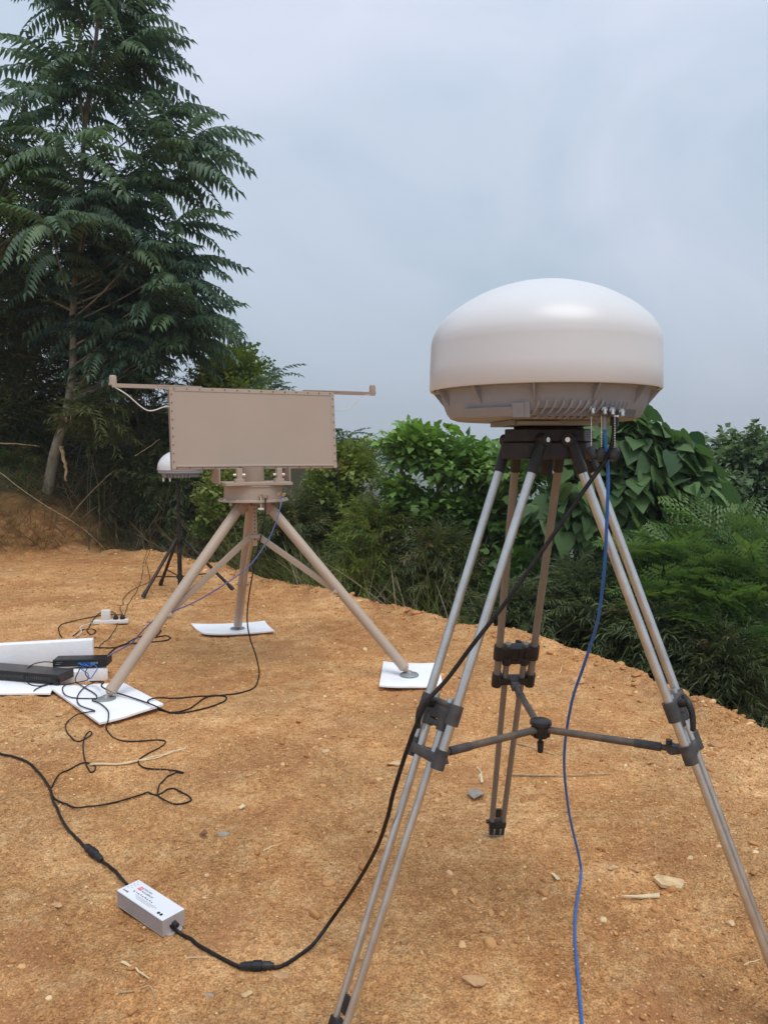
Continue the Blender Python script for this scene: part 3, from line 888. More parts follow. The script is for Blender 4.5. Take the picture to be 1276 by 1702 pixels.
clump('low shaded bamboo behind the thin black stand', 290, 760, 930, 12.2, 180, 420, lm='bamboo_dark', group=G1)
clump('shaded bamboo at the foot of the bank below the bent trunk', 130, 780, 905, 12.9, 190, 380, lm='bamboo_dark', group=G1, dryp=.12)
# fine bush and shrubs behind the panel
clump('light green fine leaved bush showing above the tan panel', 385, 585, 800, 13.2, 190, 900, tpl='fine', lm='fine', size=(.4, .65), name='bush', cat='bush', depth=1.0, droop=0)
clump('brown green undergrowth spilling over the top of the clay bank at the picture edge', 20, 742, 845, 11.9, 170, 420, lm='fine', size=(.25, .4), name='undergrowth', cat='undergrowth', depth=.4, tint=(0, .45), dryp=.25)
clump('low undergrowth spilling down the clay bank right of the bent trunk', 150, 820, 925, 12.0, 110, 260, lm='fine', size=(.22, .34), name='undergrowth', cat='undergrowth', depth=.35, tint=(0, .5), dryp=.2)
clump('olive bamboo leaning over the dark thicket above the bank at the picture edge', 35, 470, 650, 12.5, 190, 420, tpl='bamboo', lm='bamboo', size=(.4, .65), group=G1, depth=.4, tint=(.1, .8))
clump('dark bamboo mass right of the upper bare trunk under the crown', 235, 470, 640, 12.7, 170, 420, lm='bamboo_dark', group=G1, depth=.5)
G2 = 'shrubs on the slope behind the flat panel'
clump('green weedy shrub directly below the tan panel seen between its legs', 380, 770, 960, 11.3, 180, 900, tpl='fine', lm='fine', size=(.35, .5), name='shrub', cat='shrub', group=G2, droop=0, dryp=.06)
clump('yellow green shrub right of the tan panel with grass around it', 560, 742, 940, 10.6, 170, 1100, tpl='fine', lm='fine', size=(.35, .5), name='shrub', cat='shrub', group=G2, droop=0, dryp=.06, tint=(.3, 1))
clump('low tangled shrub behind the right leg of the panel stand', 480, 830, 985, 9.9, 170, 800, tpl='bamboo_dense', lm='bamboo', size=(.25, .4), name='shrub', cat='shrub', group=G2, droop=0, dryp=.06, tint=(.1, .9))
clump('grassy shrub at the crest left of the lobed leaf tree', 610, 840, 1000, 9.0, 170, 900, tpl='bamboo_dense', lm='fine', size=(.25, .4), name='shrub', cat='shrub', group=G2, droop=0, dryp=.08)
clump('dark low shrub at the crest beneath the lobed leaf tree', 720, 880, 1030, 8.3, 160, 800, tpl='bamboo_dense', lm='bamboo', size=(.25, .4), name='shrub', cat='shrub', group=G2, droop=0, dryp=.05)
# saplings with fronds against the sky
def sapling(label, px0, py0, px1, py1, Y, n, size, tpl='frond_s', lm='ailanthus'):
    b = at(px0, py0, Y); t_ = at(px1, py1, Y)
    g = Vector((b.x, Y, H(b.x, Y)))
    root = empty('sapling', g, 0, label, 'sapling')
    mb = MB(); pts = catmull([g, b, b.lerp(t_, .5) + Vector((.03, 0, .02)), t_], 6)
    mb.tube(pts, [.02 * (1 - .75 * i / (len(pts) - 1)) for i in range(len(pts))], 6)
    mb.build('stem', M['stem'], root)
    q = RNG.uniform(0, 1, n)
    pos = np.array([tuple(b.lerp(t_, float(x))) for x in q])
    a = RNG.uniform(0, 6.28, n)
    dr = np.stack([np.cos(a), np.sin(a), RNG.uniform(.1, 1.0, n)], 1)
    link('foliage', scatter_mesh('foliage', [(TPL[tpl], pos, dr, np.tile([0, 0, 1.0], (n, 1)), RNG.uniform(size[0], size[1], n), RNG.uniform(0, .6, n))], LM[lm]), root)
sapling('dark small leaved sapling arching above the top edge of the tan panel', 440, 680, 452, 625, 11.5, 26, (.35, .55))
sapling('slim sapling showing beyond the upper right corner of the tan panel', 566, 770, 570, 725, 10.5, 18, (.28, .42))
sapling('drooping frond sapling left of the lobed leaf tree against the sky', 668, 790, 668, 738, 9.6, 22, (.32, .5), tpl='frond')

# lobed-leaf tree, heart-leaf tree, feathery shrub and far tree on the right
bush('tree', 'light green tree with lobed leaves left of the silver tripod', 'tree', (.75, 9.2, H(.75, 9.2)),
     [(pt(690, 760, 9.0), (.42, .5, .28)), (pt(745, 785, 8.9), (.40, .5, .34)), (pt(800, 790, 8.9), (.38, .5, .28)), (pt(670, 840, 9.0), (.45, .5, .32)), (pt(760, 880, 9.0), (.6, .5, .42)), (pt(825, 870, 8.9), (.5, .5, .4))], 1350, 'mixed', 'mulberry', size=(.22, .5), shell=.6, trunk_r=.04, stems=3, stem_m='bark', part=('trunk', 'crown'))
bush('tree', 'small tree with lobed leaves seen between the silver tripod legs', 'tree', (1.85, 8.4, H(1.85, 8.4)),
     [(pt(860, 800, 8.4), (.45, .5, .35)), (pt(905, 900, 8.3), (.6, .5, .5)), (pt(880, 1000, 8.0), (.6, .5, .45))], 760, 'mixed', 'mulberry', size=(.22, .46), shell=.6, trunk_r=.035, stems=3, tint=(0, .6), stem_m='bark', part=('trunk', 'crown'))
bush('tree', 'broad tree with big heart shaped leaves right of the silver tripod head', 'tree', (2.55, 7.7, H(2.55, 7.7)),
     [(pt(1040, 752, 7.6), (.34, .4, .22)), (pt(1090, 790, 7.5), (.38, .4, .26)), (pt(965, 775, 7.6), (.40, .45, .30)), (pt(1135, 840, 7.4), (.26, .35, .2)), (pt(1030, 840, 7.5), (.5, .45, .32)), (pt(950, 880, 7.5), (.45, .45, .35)), (pt(1065, 915, 7.4), (.42, .4, .25)), (pt(990, 985, 7.4), (.5, .45, .35))], 980, 'heart', 'heart', size=(.22, .60), trunk_r=.045, stems=2, stem_m='bark', shell=.6, part=('trunk', 'crown'))
bush('shrub', 'feathery leaved shrub at the picture edge below the heart leaf tree', 'shrub', (3.2, 6.3, H(3.2, 6.3)),
     [(pt(1105, 935, 6.5), (.30, .3, .12)), (pt(1185, 895, 6.7), (.30, .3, .10)), (pt(1262, 918, 6.4), (.22, .3, .10)), (pt(1165, 965, 6.2), (.40, .3, .14)), (pt(1255, 960, 6.1), (.34, .3, .14)), (pt(1110, 1010, 6.1), (.3, .3, .12)), (pt(1205, 1035, 5.9), (.36, .3, .13)), (pt(1275, 1080, 5.7), (.3, .3, .13))], 340, 'feather', 'feather', size=(.36, .55), up_bias=.25, stems=3, trunk_r=.02)
frond_tree('tree', 'distant small leaved tree at the picture edge above the feathery shrub', (5.75, 12.6, 0), pt(1240, 760, 12.6), [(pt(1222, 765, 12.4), (.5, .7, .38)), (pt(1275, 790, 12.6), (.7, .7, .6)), (pt(1225, 850, 12.4), (.55, .7, .4)), (pt(1265, 880, 12.2), (.7, .7, .4))], 1150, 'round', 'far', (.3, .5), trunk_r=.05)
frond_tree('tree', 'small tree between the heart leaf tree and the distant tree', (4.55, 11.0, 0), pt(1165, 820, 11.0), [(pt(1160, 810, 11.0), (.3, .4, .33)), (pt(1190, 890, 10.6), (.5, .5, .3))], 380, 'round', 'far', (.28, .42), trunk_r=.035)
frond_tree('tree', 'leafy tree out of the picture beyond the heart leaf tree', (7.0, 11.5, 0), pt(1340, 780, 11.5), [(pt(1330, 850, 11.5), (.8, .7, .8))], 200, 'round', 'far', (.3, .5), trunk_r=.05) if False else None
clump('dark shrub filling the gap between the lobed leaf tree and the far tripod leg', 838, 855, 1040, 8.9, 200, 800, tpl='bamboo_dense', lm='bamboo', size=(.3, .45), name='shrub', cat='shrub', group=G2, droop=0, tint=(0, .6))
G3 = 'shaded bamboo on the slope right of the crest'
clump('shaded bamboo just beyond the crest behind the far silver tripod leg', 860, 960, 1075, 6.9, 190, 520, lm='bamboo_dark', size=(.25, .42), group=G3, depth=.6, droop=.1)
clump('shaded bamboo beyond the crest behind the hanging blue cable', 985, 960, 1130, 6.5, 190, 700, lm='bamboo_dark', size=(.25, .42), group=G3, depth=.6, droop=.1)
clump('shaded bamboo beyond the crest between the blue cable and the right tripod leg', 1090, 1000, 1190, 6.1, 170, 700, lm='bamboo_dark', size=(.25, .42), group=G3, depth=.5, droop=.1)
clump('bamboo low on the slope at the picture edge under the feathery shrub', 1200, 1040, 1250, 5.7, 190, 800, lm='bamboo', size=(.25, .4), group=G3, depth=.5, droop=.1, tint=(0, .7))
clump('dark foliage deep behind the feathery shrub', 1200, 925, 1130, 7.8, 260, 900, lm='bamboo_dark', size=(.35, .5), group=G3, depth=.5, droop=.1)

# tall grass: nobody could count it
def grass():
    bat = []
    def patch(n, xr, yr, sc, lean, tint, dry, cond=None, tpl='blade'):
        x = RNG.uniform(*xr, n); y = RNG.uniform(*yr, n)
        s = edge_s(x, y)
        keep = (s > 0.10)
        keep |= (x < -4.0) & ((y - .95 * x - 15.35) > .25)
        if cond is not None: keep &= cond(x, y, s)
        keep &= fbm(x * 1.8, y * 1.8, 3, 77) > .36
        x, y = x[keep], y[keep]; k = len(x)
        z = height(x, y) - .02
        th = RNG.uniform(0, 6.28, k)
        up = np.stack([np.cos(th) * lean, np.sin(th) * lean, np.ones(k)], 1)
        up /= np.linalg.norm(up, axis=1, keepdims=True)
        dr = np.stack([np.cos(th), np.sin(th), np.zeros(k)], 1)
        dr = dr - up * np.sum(dr * up, 1, keepdims=True)
        tn = np.clip(RNG.normal(tint, .2, k), 0, .88); tn = np.where(RNG.uniform(size=k) < dry, 1, tn)
        s_ = RNG.uniform(*sc, k) * (.6 + .8 * fbm(x * .7, y * .7, 2, 51))
        bat.append((TPL[tpl], np.stack([x, y, z], 1), dr, up, s_, tn))
    patch(3000, (-3, 3.2), (3.6, 11), (.08, .22), 1.0, .4, .35, lambda x, y, s: s < .5)
    patch(8000, (-6.5, 1.3), (5.5, 13), (.25, .6), .35, .45, .15, lambda x, y, s: s < 1.0)
    patch(6500, (-3.5, 1.5), (7.5, 13), (.6, 1.2), .3, .55, .12, lambda x, y, s: s > .6)
    patch(6000, (-1.8, .9), (8.2, 11), (.45, .95), .5, .75, .10, lambda x, y, s: s > .3)
    patch(2600, (1, 4), (3.2, 8), (.12, .32), .9, .15, .15, lambda x, y, s: s < 1.0)
    bat2 = 0
    patch(22000, (-7, -3.8), (9.8, 12.5), (.16, .46), .8, .5, .45)
    o = link('tall_grass', scatter_mesh('tall_grass', bat, LM['grass']))
    tag(o, 'green tall grass along the crest and slope', 'grass', kind='stuff')
    bat.clear()
    patch(1100, (-5.0, -2.2), (10.9, 12.6), (.7, 1.35), .7, .4, 0)
    patch(1500, (-7.5, -4.3), (10.2, 12.5), (.4, .9), .9, .3, 0)
    patch(500, (-2.4, 1.2), (7.4, 11), (.5, 1.0), .6, .4, 0)
    o = link('dry_grass', scatter_mesh('dry_grass', bat, LM['straw']))
    tag(o, 'grey dry grass stalks tangled at the foot of the bamboo', 'grass', kind='stuff')
grass()

# dry bamboo poles leaning out of the thicket
def stick(label, pts, r, m='dry_wood', name='stick', cat='stick', group=None, sub=4):
    P = [Vector(p) for p in pts]
    mb = MB()
    pts2 = catmull(P, sub) if len(P) > 2 else [P[0].lerp(P[1], q / 3) for q in range(4)]
    for i, p in enumerate(pts2[1:-1]): p += Vector((random.uniform(-1, 1), random.uniform(-1, 1), random.uniform(-.5, 1))) * r * .7
    mb.tube(pts2, [r * (1 - .55 * i / (len(pts2) - 1)) for i in range(len(pts2))], 6)
    o = mb.build(name, M[m])
    return tag(o, label, cat, group)
stick('long dry stalk lying down the bank beside the bent trunk', [at(0, 785, 11.0), at(60, 830, 10.9), at(140, 880, 11.0), at(185, 925, 11.1)], .005)
stick('dry stalk leaning up to the right out of the dark bamboo', [at(114, 862, 11.4), at(150, 820, 11.5), at(190, 782, 11.6)], .008)
stick('thin pale stalk slanting up near the small white dome', [at(224, 758, 11.4), at(245, 745, 11.4), at(266, 730, 11.4)], .007)
stick('arching dry stalk at the picture edge left of the bent trunk', [at(-5, 737, 11.2), at(30, 738, 11.2), at(66, 742, 11.3)], .009)
stick('dead curled leaf hanging from a stalk beside the bent trunk', [at(103, 742, 11.3), at(107, 765, 11.3), at(110, 785, 11.3), at(111, 799, 11.3)], .03, 'dry_wood', 'dead_leaf', 'dead leaf')

# ------------------------------------------------------------------ loose stones, gravel, twigs on the clay
def rock_pts(seed, flat=.6, n1=7, n2=5):
    rd = random.Random(seed)
    bm = bmesh.new()
    bmesh.ops.create_icosphere(bm, subdivisions=2, radius=1)
    off = Vector((rd.uniform(-50, 50),) * 3)
    pls = [(Vector((rd.uniform(-1, 1), rd.uniform(-1, 1), rd.uniform(-1, 1))).normalized(), rd.uniform(.45, .8)) for _ in range(9)]
    for v in bm.verts:
        c = v.co.copy()
        for nn, dd in pls:
            q = c.dot(nn)
            if q > dd: c -= nn * (q - dd)
        c *= 1 + .12 * mnoise.noise(c * 2 + off)
        c.z *= flat
        v.co = c
    bm.verts.index_update()
    r = np.array([tuple(v.co) for v in bm.verts], np.float32), [tuple(v.index for v in f.verts) for f in bm.faces]
    bm.free()
    return r
def pebble_t(seed):
    if seed % 2 or seed > 7:
        v, f = rock_lo(seed); return v, f
    rd = random.Random(seed)
    bm = bmesh.new(); bmesh.ops.create_icosphere(bm, subdivisions=1, radius=1)
    for v in bm.verts:
        v.co *= rd.uniform(.7, 1.1); v.co.z *= .65
    bm.verts.index_update()
    r = np.array([tuple(v.co) for v in bm.verts], np.float32), [tuple(v.index for v in f.verts) for f in bm.faces]
    bm.free(); return r
def rock_lo(seed):
    rd = random.Random(seed * 13 + 5)
    bm = bmesh.new(); bmesh.ops.create_icosphere(bm, subdivisions=2 if seed > 7 else 1, radius=1)
    pls = [(Vector((rd.uniform(-1, 1), rd.uniform(-1, 1), rd.uniform(-.6, 1))).normalized(), rd.uniform(.35, .75)) for _ in range(7)]
    sx, sy, sz = rd.uniform(.8, 1.3), rd.uniform(.6, 1), rd.uniform(.35, .7)
    for v in bm.verts:
        c = v.co.copy()
        for nn, dd in pls:
            q = c.dot(nn)
            if q > dd: c -= nn * (q - dd)
        v.co = Vector((c.x * sx, c.y * sy, c.z * sz)) * rd.uniform(.94, 1.06)
    bm.verts.index_update()
    r = np.array([tuple(v.co) for v in bm.verts], np.float32), [tuple(v.index for v in f.verts) for f in bm.faces]
    bm.free(); return r
TPL['clod'] = None
TPL['pebble'] = [pebble_t(i) for i in range(8)]
TPL['clod'] = [rock_lo(i) for i in range(8, 18)]
def stone_leafmat():
    m, nt, p = principled('gravel')
    n, l = nt.nodes, nt.links.new
    a = n.new('ShaderNodeAttribute'); a.attribute_name = 'tint'
    rp = n.new('ShaderNodeValToRGB'); e = rp.color_ramp.elements
    e[0].position = 0; e[0].color = (.42, .20, .075, 1); e[1].position = 1; e[1].color = (.80, .58, .33, 1)
    k = e.new(.7); k.color = (.62, .34, .14, 1)
    l(a.outputs['Fac'], rp.inputs[0]); l(rp.outputs[0], p.inputs['Base Color'])
    p.inputs['Roughness'].default_value = .9
    p.inputs['Specular IOR Level'].default_value = .2
    return m
CPTS = []
def gravel():
    bat = []
    def sc(n, xr, yr, smin, smax, pw, cl=0.0, crest=False, tp='pebble'):
        x = RNG.uniform(*xr, n); y = RNG.uniform(*yr, n)
        s = edge_s(x, y)
        keep = (s < .25) if not crest else (np.abs(s - .0) < .3)
        keep &= fbm(x * 1.3, y * 1.3, 3, 88) > (RNG.uniform(.25, .6, n) if cl else 0)
        keep &= np.abs(x) < y * .62 + .5
        x, y = x[keep], y[keep]; k = len(x)
        size = smin + (smax - smin) * RNG.uniform(0, 1, k) ** pw
        if len(CPTS) and smax > .01:
            big = np.where(size > .004)[0]
            cp = np.array(CPTS)
            ok = np.ones(k, bool)
            for i0 in range(0, len(big), 2000):
                ii = big[i0:i0 + 2000]
                d2 = ((x[ii][:, None] - cp[None, :, 0]) ** 2 + (y[ii][:, None] - cp[None, :, 1]) ** 2).min(1)
                ok[ii] = np.sqrt(d2) > size[ii] * 1.2 + .006
            x, y, size = x[ok], y[ok], size[ok]; k = len(x)
        z = height(x, y) + size * .05
        bat.append((TPL[tp], np.stack([x, y, z], 1), np.stack([*(RNG.normal(size=(2, k))), RNG.normal(0, .2, k)], 1), np.tile([0, 0, 1.0], (k, 1)) + rnd_dirs(k) * .4, size, RNG.uniform(0, 1, k) ** 1.9))
    sc(34000, (-2.0, 2.6), (1.5, 4.5), .0015, .008, 3, 1)
    sc(16000, (-3.5, 2.4), (3.5, 7.5), .003, .012, 3, 1)
    sc(7000, (-5.5, 1), (7, 11.8), .006, .022, 3, 1)
    sc(3600, (-2.6, 2.6), (1.5, 6.5), .005, .018, 3.0, 1, False, 'clod')
    sc(7000, (-4, 2.6), (3, 12), .006, .02, 3, 0, True)
    sc(5000, (-4, 2.6), (3, 12), .010, .05, 3, 0, True, 'clod')
    sc(800, (-.5, 3), (2.2, 6.5), .010, .034, 3.5, 1, False, 'clod')
    sc(500, (-3, 1), (2.0, 9), .010, .026, 3.0, 1, False, 'clod')
    me = scatter_mesh('gravel', bat, stone_leafmat())
    o = link('gravel', me)
    tag(o, 'loose clay grit and small stones strewn over the bare soil', 'gravel', kind='stuff')
def stone(label, px, py, wpx, m='pale_stone', flat=.5, asp=.75, rot=0., seed=0, group='larger stones lying on the clay'):
    c = gp(px, py); s = wpx / FPX * c.y / 2
    c.z = H(c.x, c.y)
    v, f = rock_pts(seed + 100, flat)
    mb = MB(); cr, sr = math.cos(rot), math.sin(rot)
    mb.add([(c.x + s * (x * cr - y * asp * sr), c.y + s * (x * sr + y * asp * cr), c.z + s * (z + flat * .35) ) for x, y, z in v], f)
    return tag(mb.build('stone', M[m], angle=25), label, 'stone', group)
stone('pale jagged stone between the blue cable and the flat slab', 1019, 1446, 22, flat=.4, seed=2)
stone('small oval tan stone just left of the flat slab', 1054, 1449, 18, 'tan_stone', seed=3)
stone('small round stone up and right of the flat slab', 1146, 1428, 14, flat=.6, seed=4)
stone('angular brown stone lying in front of the left silver tripod foot', 672, 1563, 20, 'tan_stone', flat=.8, seed=5)
stone('flat pale stone to the right of the angular brown stone', 1212, 1531, 24, flat=.35, seed=6)
stone('long half buried stone near the bottom of the picture', 785, 1630, 52, 'tan_stone', flat=.25, asp=.7, seed=7)
stone('pale block of stone right beside the left silver tripod clamp', 658, 1268, 36, flat=.35, asp=.6, seed=8)
stone('big pale stone half buried near the crest under the tripod', 960, 1134, 28, 'tan_stone', flat=.6, seed=9)
stone('rounded brown stone up from the dead grey leaf', 737, 1313, 15, 'tan_stone', flat=.8, seed=10)
stone('grey stone lying right of the coiled thin cable loops', 372, 1388, 22, 'grey_stone', flat=.6, seed=11)
stone('grey flat stone near the bottom edge of the picture', 348, 1648, 22, 'grey_stone', flat=.3, seed=12)
stone('pale flat stone below the lower cable plug', 466, 1617, 30, 'tan_stone', flat=.12, seed=13)
stone('pale stone at the bottom beside the grey flat stone', 410, 1650, 24, flat=.5, seed=14)
stone('pinkish stone in front of the left silver tripod foot', 555, 1577, 18, 'tan_stone', flat=.6, seed=15)
stone('round flat stone left of the thin cable run', 222, 1333, 18, 'tan_stone', flat=.3, seed=16)
stone('brown lump of clay left of the foam pad with the near foot', 98, 1192, 20, 'tan_stone', flat=.5, seed=17)
stone('large lump of earth by the right tripod clamp near the crest', 1187, 1240, 26, 'tan_stone', flat=.7, seed=18)
stone('pale stone at the crest above the right tripod clamp', 1130, 1158, 26, 'tan_stone', flat=.6, seed=19)
stone('pale pebble between the near foam pad and the tripod', 540, 1247, 20, flat=.3, seed=20)
stone('tan stone right of the coiled cable near the picture edge', 95, 1508, 24, 'tan_stone', flat=.2, seed=21)
stone('small pale stone lying behind the power supply', 345, 1455, 12, flat=.6, seed=22)

def gstick(label, pp, r, m='dry_wood', lift=.6, **kw):
    P = []
    for px, py in pp:
        c = gp(px, py); P.append(Vector((c.x, c.y, H(c.x, c.y) + r * lift)))
    return stick(label, P, r, m, **kw)
gstick('long thin dark stick lying across the clay behind the silver tripod', [(850, 1290), (930, 1291), (1015, 1290)], .005, 'dry_wood', 1.5, group='dry twigs on the clay')
gstick('thin dark stick pointing down under the tripod hub', [(855, 1236), (905, 1250), (955, 1267)], .004, group='dry twigs on the clay')
gstick('pale dry straw lying beneath the near foam pad', [(150, 1272), (210, 1270), (262, 1258), (310, 1245)], .006, 'pale_wood', 1.2, group='dry twigs on the clay')
gstick('second pale straw crossing the first near the thin cable', [(205, 1268), (255, 1262), (290, 1247), (315, 1249)], .004, 'pale_wood', 1.2, group='dry twigs on the clay')
gstick('short pale twig right of the grey stone', [(438, 1418), (455, 1410), (470, 1402)], .003, 'pale_wood', group='dry twigs on the clay')
gstick('pale twig in front of the power supply', [(203, 1604), (225, 1614), (248, 1625)], .004, 'pale_wood', group='dry twigs on the clay')
gstick('thin pale root lying between the power supply and the lower plug', [(310, 1590), (330, 1591), (350, 1588)], .002, 'pale_wood', group='dry twigs on the clay')
gstick('dark bent twig at the bottom of the picture', [(195, 1650), (222, 1644), (248, 1637), (258, 1654)], .003, group='dry twigs on the clay')
gstick('dry stalks lying at the crest beyond the blue cable', [(960, 1084), (990, 1080), (1022, 1078)], .008, 'pale_wood', 2, group='dry twigs on the clay')
gstick('dry stalk lying across the crest under the heart leaf tree', [(940, 1068), (985, 1078), (1020, 1086)], .006, 'pale_wood', 2, group='dry twigs on the clay')
gstick('short twig standing up under the tripod beside the blue cable', [(930, 1120), (932, 1112), (934, 1105)], .005, 'pale_wood', 1, group='dry twigs on the clay')
gstick('curled pale twig left of the dead grey leaf', [(793, 1275), (799, 1285), (795, 1292), (800, 1300)], .004, 'pale_wood', 1.2, group='dry twigs on the clay')
gstick('curved rootlet at the right of the picture', [(1236, 1602), (1248, 1599), (1262, 1595)], .002, 'pale_wood', group='dry twigs on the clay')
gstick('thin brown root near the picture edge above the input cable', [(0, 1330), (30, 1322), (62, 1318)], .003, group='dry twigs on the clay')
def flat_poly(name, label, cat, pp, m, th=.003, lift=.004, curl=0.):
    c0 = [gp(px, py) for px, py in pp]
    zc = max(H(c.x, c.y) for c in c0)
    n = len(c0)
    vs = [Vector((c.x, c.y, zc + lift + curl * (1 if i % 2 else 0))) for i, c in enumerate(c0)]
    cen = sum(vs, Vector()) / n - Vector((0, 0, curl * .6))
    mb = MB()
    v2 = vs + [v + Vector((0, 0, th)) for v in vs] + [cen, cen + Vector((0, 0, th))]
    fs = [(i, (i + 1) % n, n + (i + 1) % n, n + i) for i in range(n)] + [(i, 2 * n, (i + 1) % n) for i in range(n)] + [(n + i, n + (i + 1) % n, 2 * n + 1) for i in range(n)]
    mb.add(v2, fs)
    return tag(mb.build(name, M[m], smooth=False), label, cat)
flat_poly('wood_splinter', 'pale wooden splinter lying in front of the flat slab', 'splinter', [(1030, 1489), (1060, 1488), (1095, 1485), (1096, 1491), (1062, 1492)], 'pale_wood', .005, .003)
flat_poly('stone', 'flat pale slab of stone behind the white splinter', 'stone', [(1085, 1460), (1098, 1472), (1131, 1479), (1137, 1469), (1134, 1464), (1092, 1455)], 'pale_stone', .012, .0)
flat_poly('dead_leaf', 'grey curled dead leaf left of the far tripod foot', 'dead leaf', [(775, 1320), (789, 1317), (806, 1322), (800, 1329), (787, 1331)], 'dead_leaf', .002, .008, .012)
flat_poly('dead_leaf', 'dark red dead leaf beside the grey stone', 'dead leaf', [(331, 1392), (340, 1386), (346, 1390), (337, 1395)], 'red_leaf', .002, .006, .01)
flat_poly('bark_chip', 'pale bark chip lying left of the dead grey leaf', 'bark chip', [(797, 1290), (800, 1286), (803, 1300), (799, 1301)], 'pale_wood', .003, .004)
flat_poly('bark_chip', 'pale bark chip right of the blue cable', 'bark chip', [(914, 1452), (921, 1455), (931, 1464), (925, 1465)], 'pale_wood', .003, .004)
flat_poly('bark_chip', 'pale bark chip between the coiled cable and the grey stone', 'bark chip', [(397, 1348), (404, 1342), (408, 1346), (400, 1351)], 'pale_wood', .003, .004)

# ------------------------------------------------------------------ silver tripod
TC = Vector((0.465, 2.21, 0))
FEET = {'rear': Vector((0.44, 2.92, 0)), 'left': Vector((-0.134, 1.812, 0)), 'right': Vector((1.072, 1.872, 0))}
def silver_tripod():
    root = empty('tripod', TC, 0, 'silver tube surveying tripod with black head, carrying the big white dome', 'tripod')
    hd = MB()
    # head: three-armed casting
    arm = []
    for k, ft in FEET.items():
        d = (ft - TC); d.z = 0; d.normalize()
        arm.append((math.atan2(d.y, d.x), k))
    arm.sort()
    out = []
    for a, k in arm:
        for da, rr in ((-.62, .108), (-.38, .128), (0.38, .128), (.62, .108)):
            out.append((rr * math.cos(a + da), rr * math.sin(a + da)))
    hd.prism(out, 1.525, 1.562, Matrix.Translation(TC))
    out2 = [(x * 1.06, y * 1.06) for x, y in out]
    hd.prism(out2, 1.478, 1.5245, Matrix.Translation(TC))
    hd.prism([(x * .8, y * .8) for x, y in out], 1.5625, 1.570, Matrix.Translation(TC))
    h = hd.build('head', M['black_plastic'], root, angle=30)
    bv = h.modifiers.new('bevel', 'BEVEL'); bv.width = .006; bv.segments = 3; bv.limit_method = 'ANGLE'
    # hanging stud under the head
    s_ = MB(); s_.cyl(TC + Vector((0, 0, 1.43)), TC + Vector((0, 0, 1.48)), .016, .022, 14)
    s_.build('centre_stud', M['black_plastic'], root)
    for k, ft in FEET.items():
        d = (ft - TC).normalized(); t = Vector((-d.y, d.x, 0))
        Rf = (ft - TC).length
        A = TC + d * .088 + Vector((0, 0, 1.525))
        Bp = TC + d * Rf + Vector((0, 0, H(ft.x, ft.y) - .004))
        ax = (Bp - A).normalized()
        L_ = (Bp - A).length
        nrm = t.cross(ax).normalized()
        rot = Matrix((t, nrm, ax)).transposed()        # x across, y normal, z along leg
        def P(q, off=0, nn=0): return A + ax * (L_ * q) + t * off + nrm * nn
        um = M['alu_shaded_dusty'] if k == 'rear' else M['alu']
        up_ = MB()
        for sg in (-1, 1):
            up_.cyl(P(.03, sg * .066), P(.545, sg * .058), .0122, n=20)
        leg = up_.build('leg', um, root)
        # knuckles at the head
        for sg in (-1, 1):
            kn = MB()
            kn.cyl(P(-.012, sg * .066), P(.055, sg * .0655), .0165, .0150, 16)
            kn.cyl(P(-.004, sg * .066 - .018 * sg), P(-.004, sg * .066 + .02 * sg), .018, n=16)
            kn = kn.build('hinge', M['black_plastic'], leg)
            sc_ = MB()
            sc_.cyl(P(-.004, sg * .0865), P(-.004, sg * .0895), .007, n=12)
            sc_.build('hinge_screw', M['steel'], leg)
        # upper clamp block
        ub = MB()
        ctr = .462
        ub.cyl(P(ctr - .016, .0595), P(ctr + .016, .0595), .0185, n=18)
        ub.cyl(P(ctr - .016, -.0595), P(ctr + .016, -.0595), .0185, n=18)
        ub.box(P(ctr), (.115, .026, .050), rot, .003)
        ub.box(P(ctr - .012, 0, 0), (.105, .034, .010), rot, .002)
        for xx in (-.03, -.01, .012):
            ub.box(P(ctr, xx, .0155), (.004, .008, .046), rot)
        ub.cyl(P(ctr + .010, .030, 0), P(ctr + .030, .030, 0), .0175, .0155, 16)
        ub.cyl(P(ctr + .010, -.030, 0), P(ctr + .030, -.030, 0), .0175, .0155, 16)
        ub.box(P(ctr + .022), (.075, .024, .016), rot, .003)
        blk = ub.build('clamp_block', M['grey_plastic'] if k != 'rear' else M['black_plastic'], leg)
        # lock lever on the outward side
        out_s = 1 if nrm.dot(d) > 0 else -1
        if k == 'rear': lv_off = 0
        lv = MB()
        s0 = out_s
        c0 = P(ctr, -.012 * 1, s0 * .020)
        lv.cyl(P(ctr - .004, -.02, s0 * .012), P(ctr - .004, -.02, s0 * .036), .011, n=14)
        pth = catmull([P(ctr - .012, -.006, s0 * .030), P(ctr - .004, -.022, s0 * .038), P(ctr + .012, -.030, s0 * .040), P(ctr + .028, -.032, s0 * .034), P(ctr + .040, -.030, s0 * .026)], 4)
        nP = len(pth)
        lv.tube(pth, [.009 - .003 * abs(i / (nP - 1) - .3) for i in range(nP)], 10)
        lv.build('lock_lever', M['black_plastic'], blk)
        # lower collar
        lb = MB(); c2 = .528
        lb.cyl(P(c2 - .010, .058), P(c2 + .020, .058), .0178, n=18)
        lb.cyl(P(c2 - .010, -.058), P(c2 + .020, -.058), .0178, n=18)
        lb.box(P(c2 + .006), (.115, .030, .026), rot, .003)
        lb.box(P(c2 + .004, 0, -out_s * .022), (.03, .03, .022), rot, .003)
        lb.build('collar', M['grey_plastic'] if k != 'rear' else M['black_plastic'], leg)
        lt = MB()
        for sg in (-1, 1):
            lt.cyl(P(.44, sg * .031), P(.975, sg * .0215), .0104, n=18)
        lt.build('lower_tubes', um, leg)
        fm = MB()
        fm.box(P(.958), (.066, .026, .030), rot, .004)
        fm.box(P(.978), (.058, .030, .034), rot, .004)
        fm.cyl(P(.982), P(.999), .016, .006, 12)
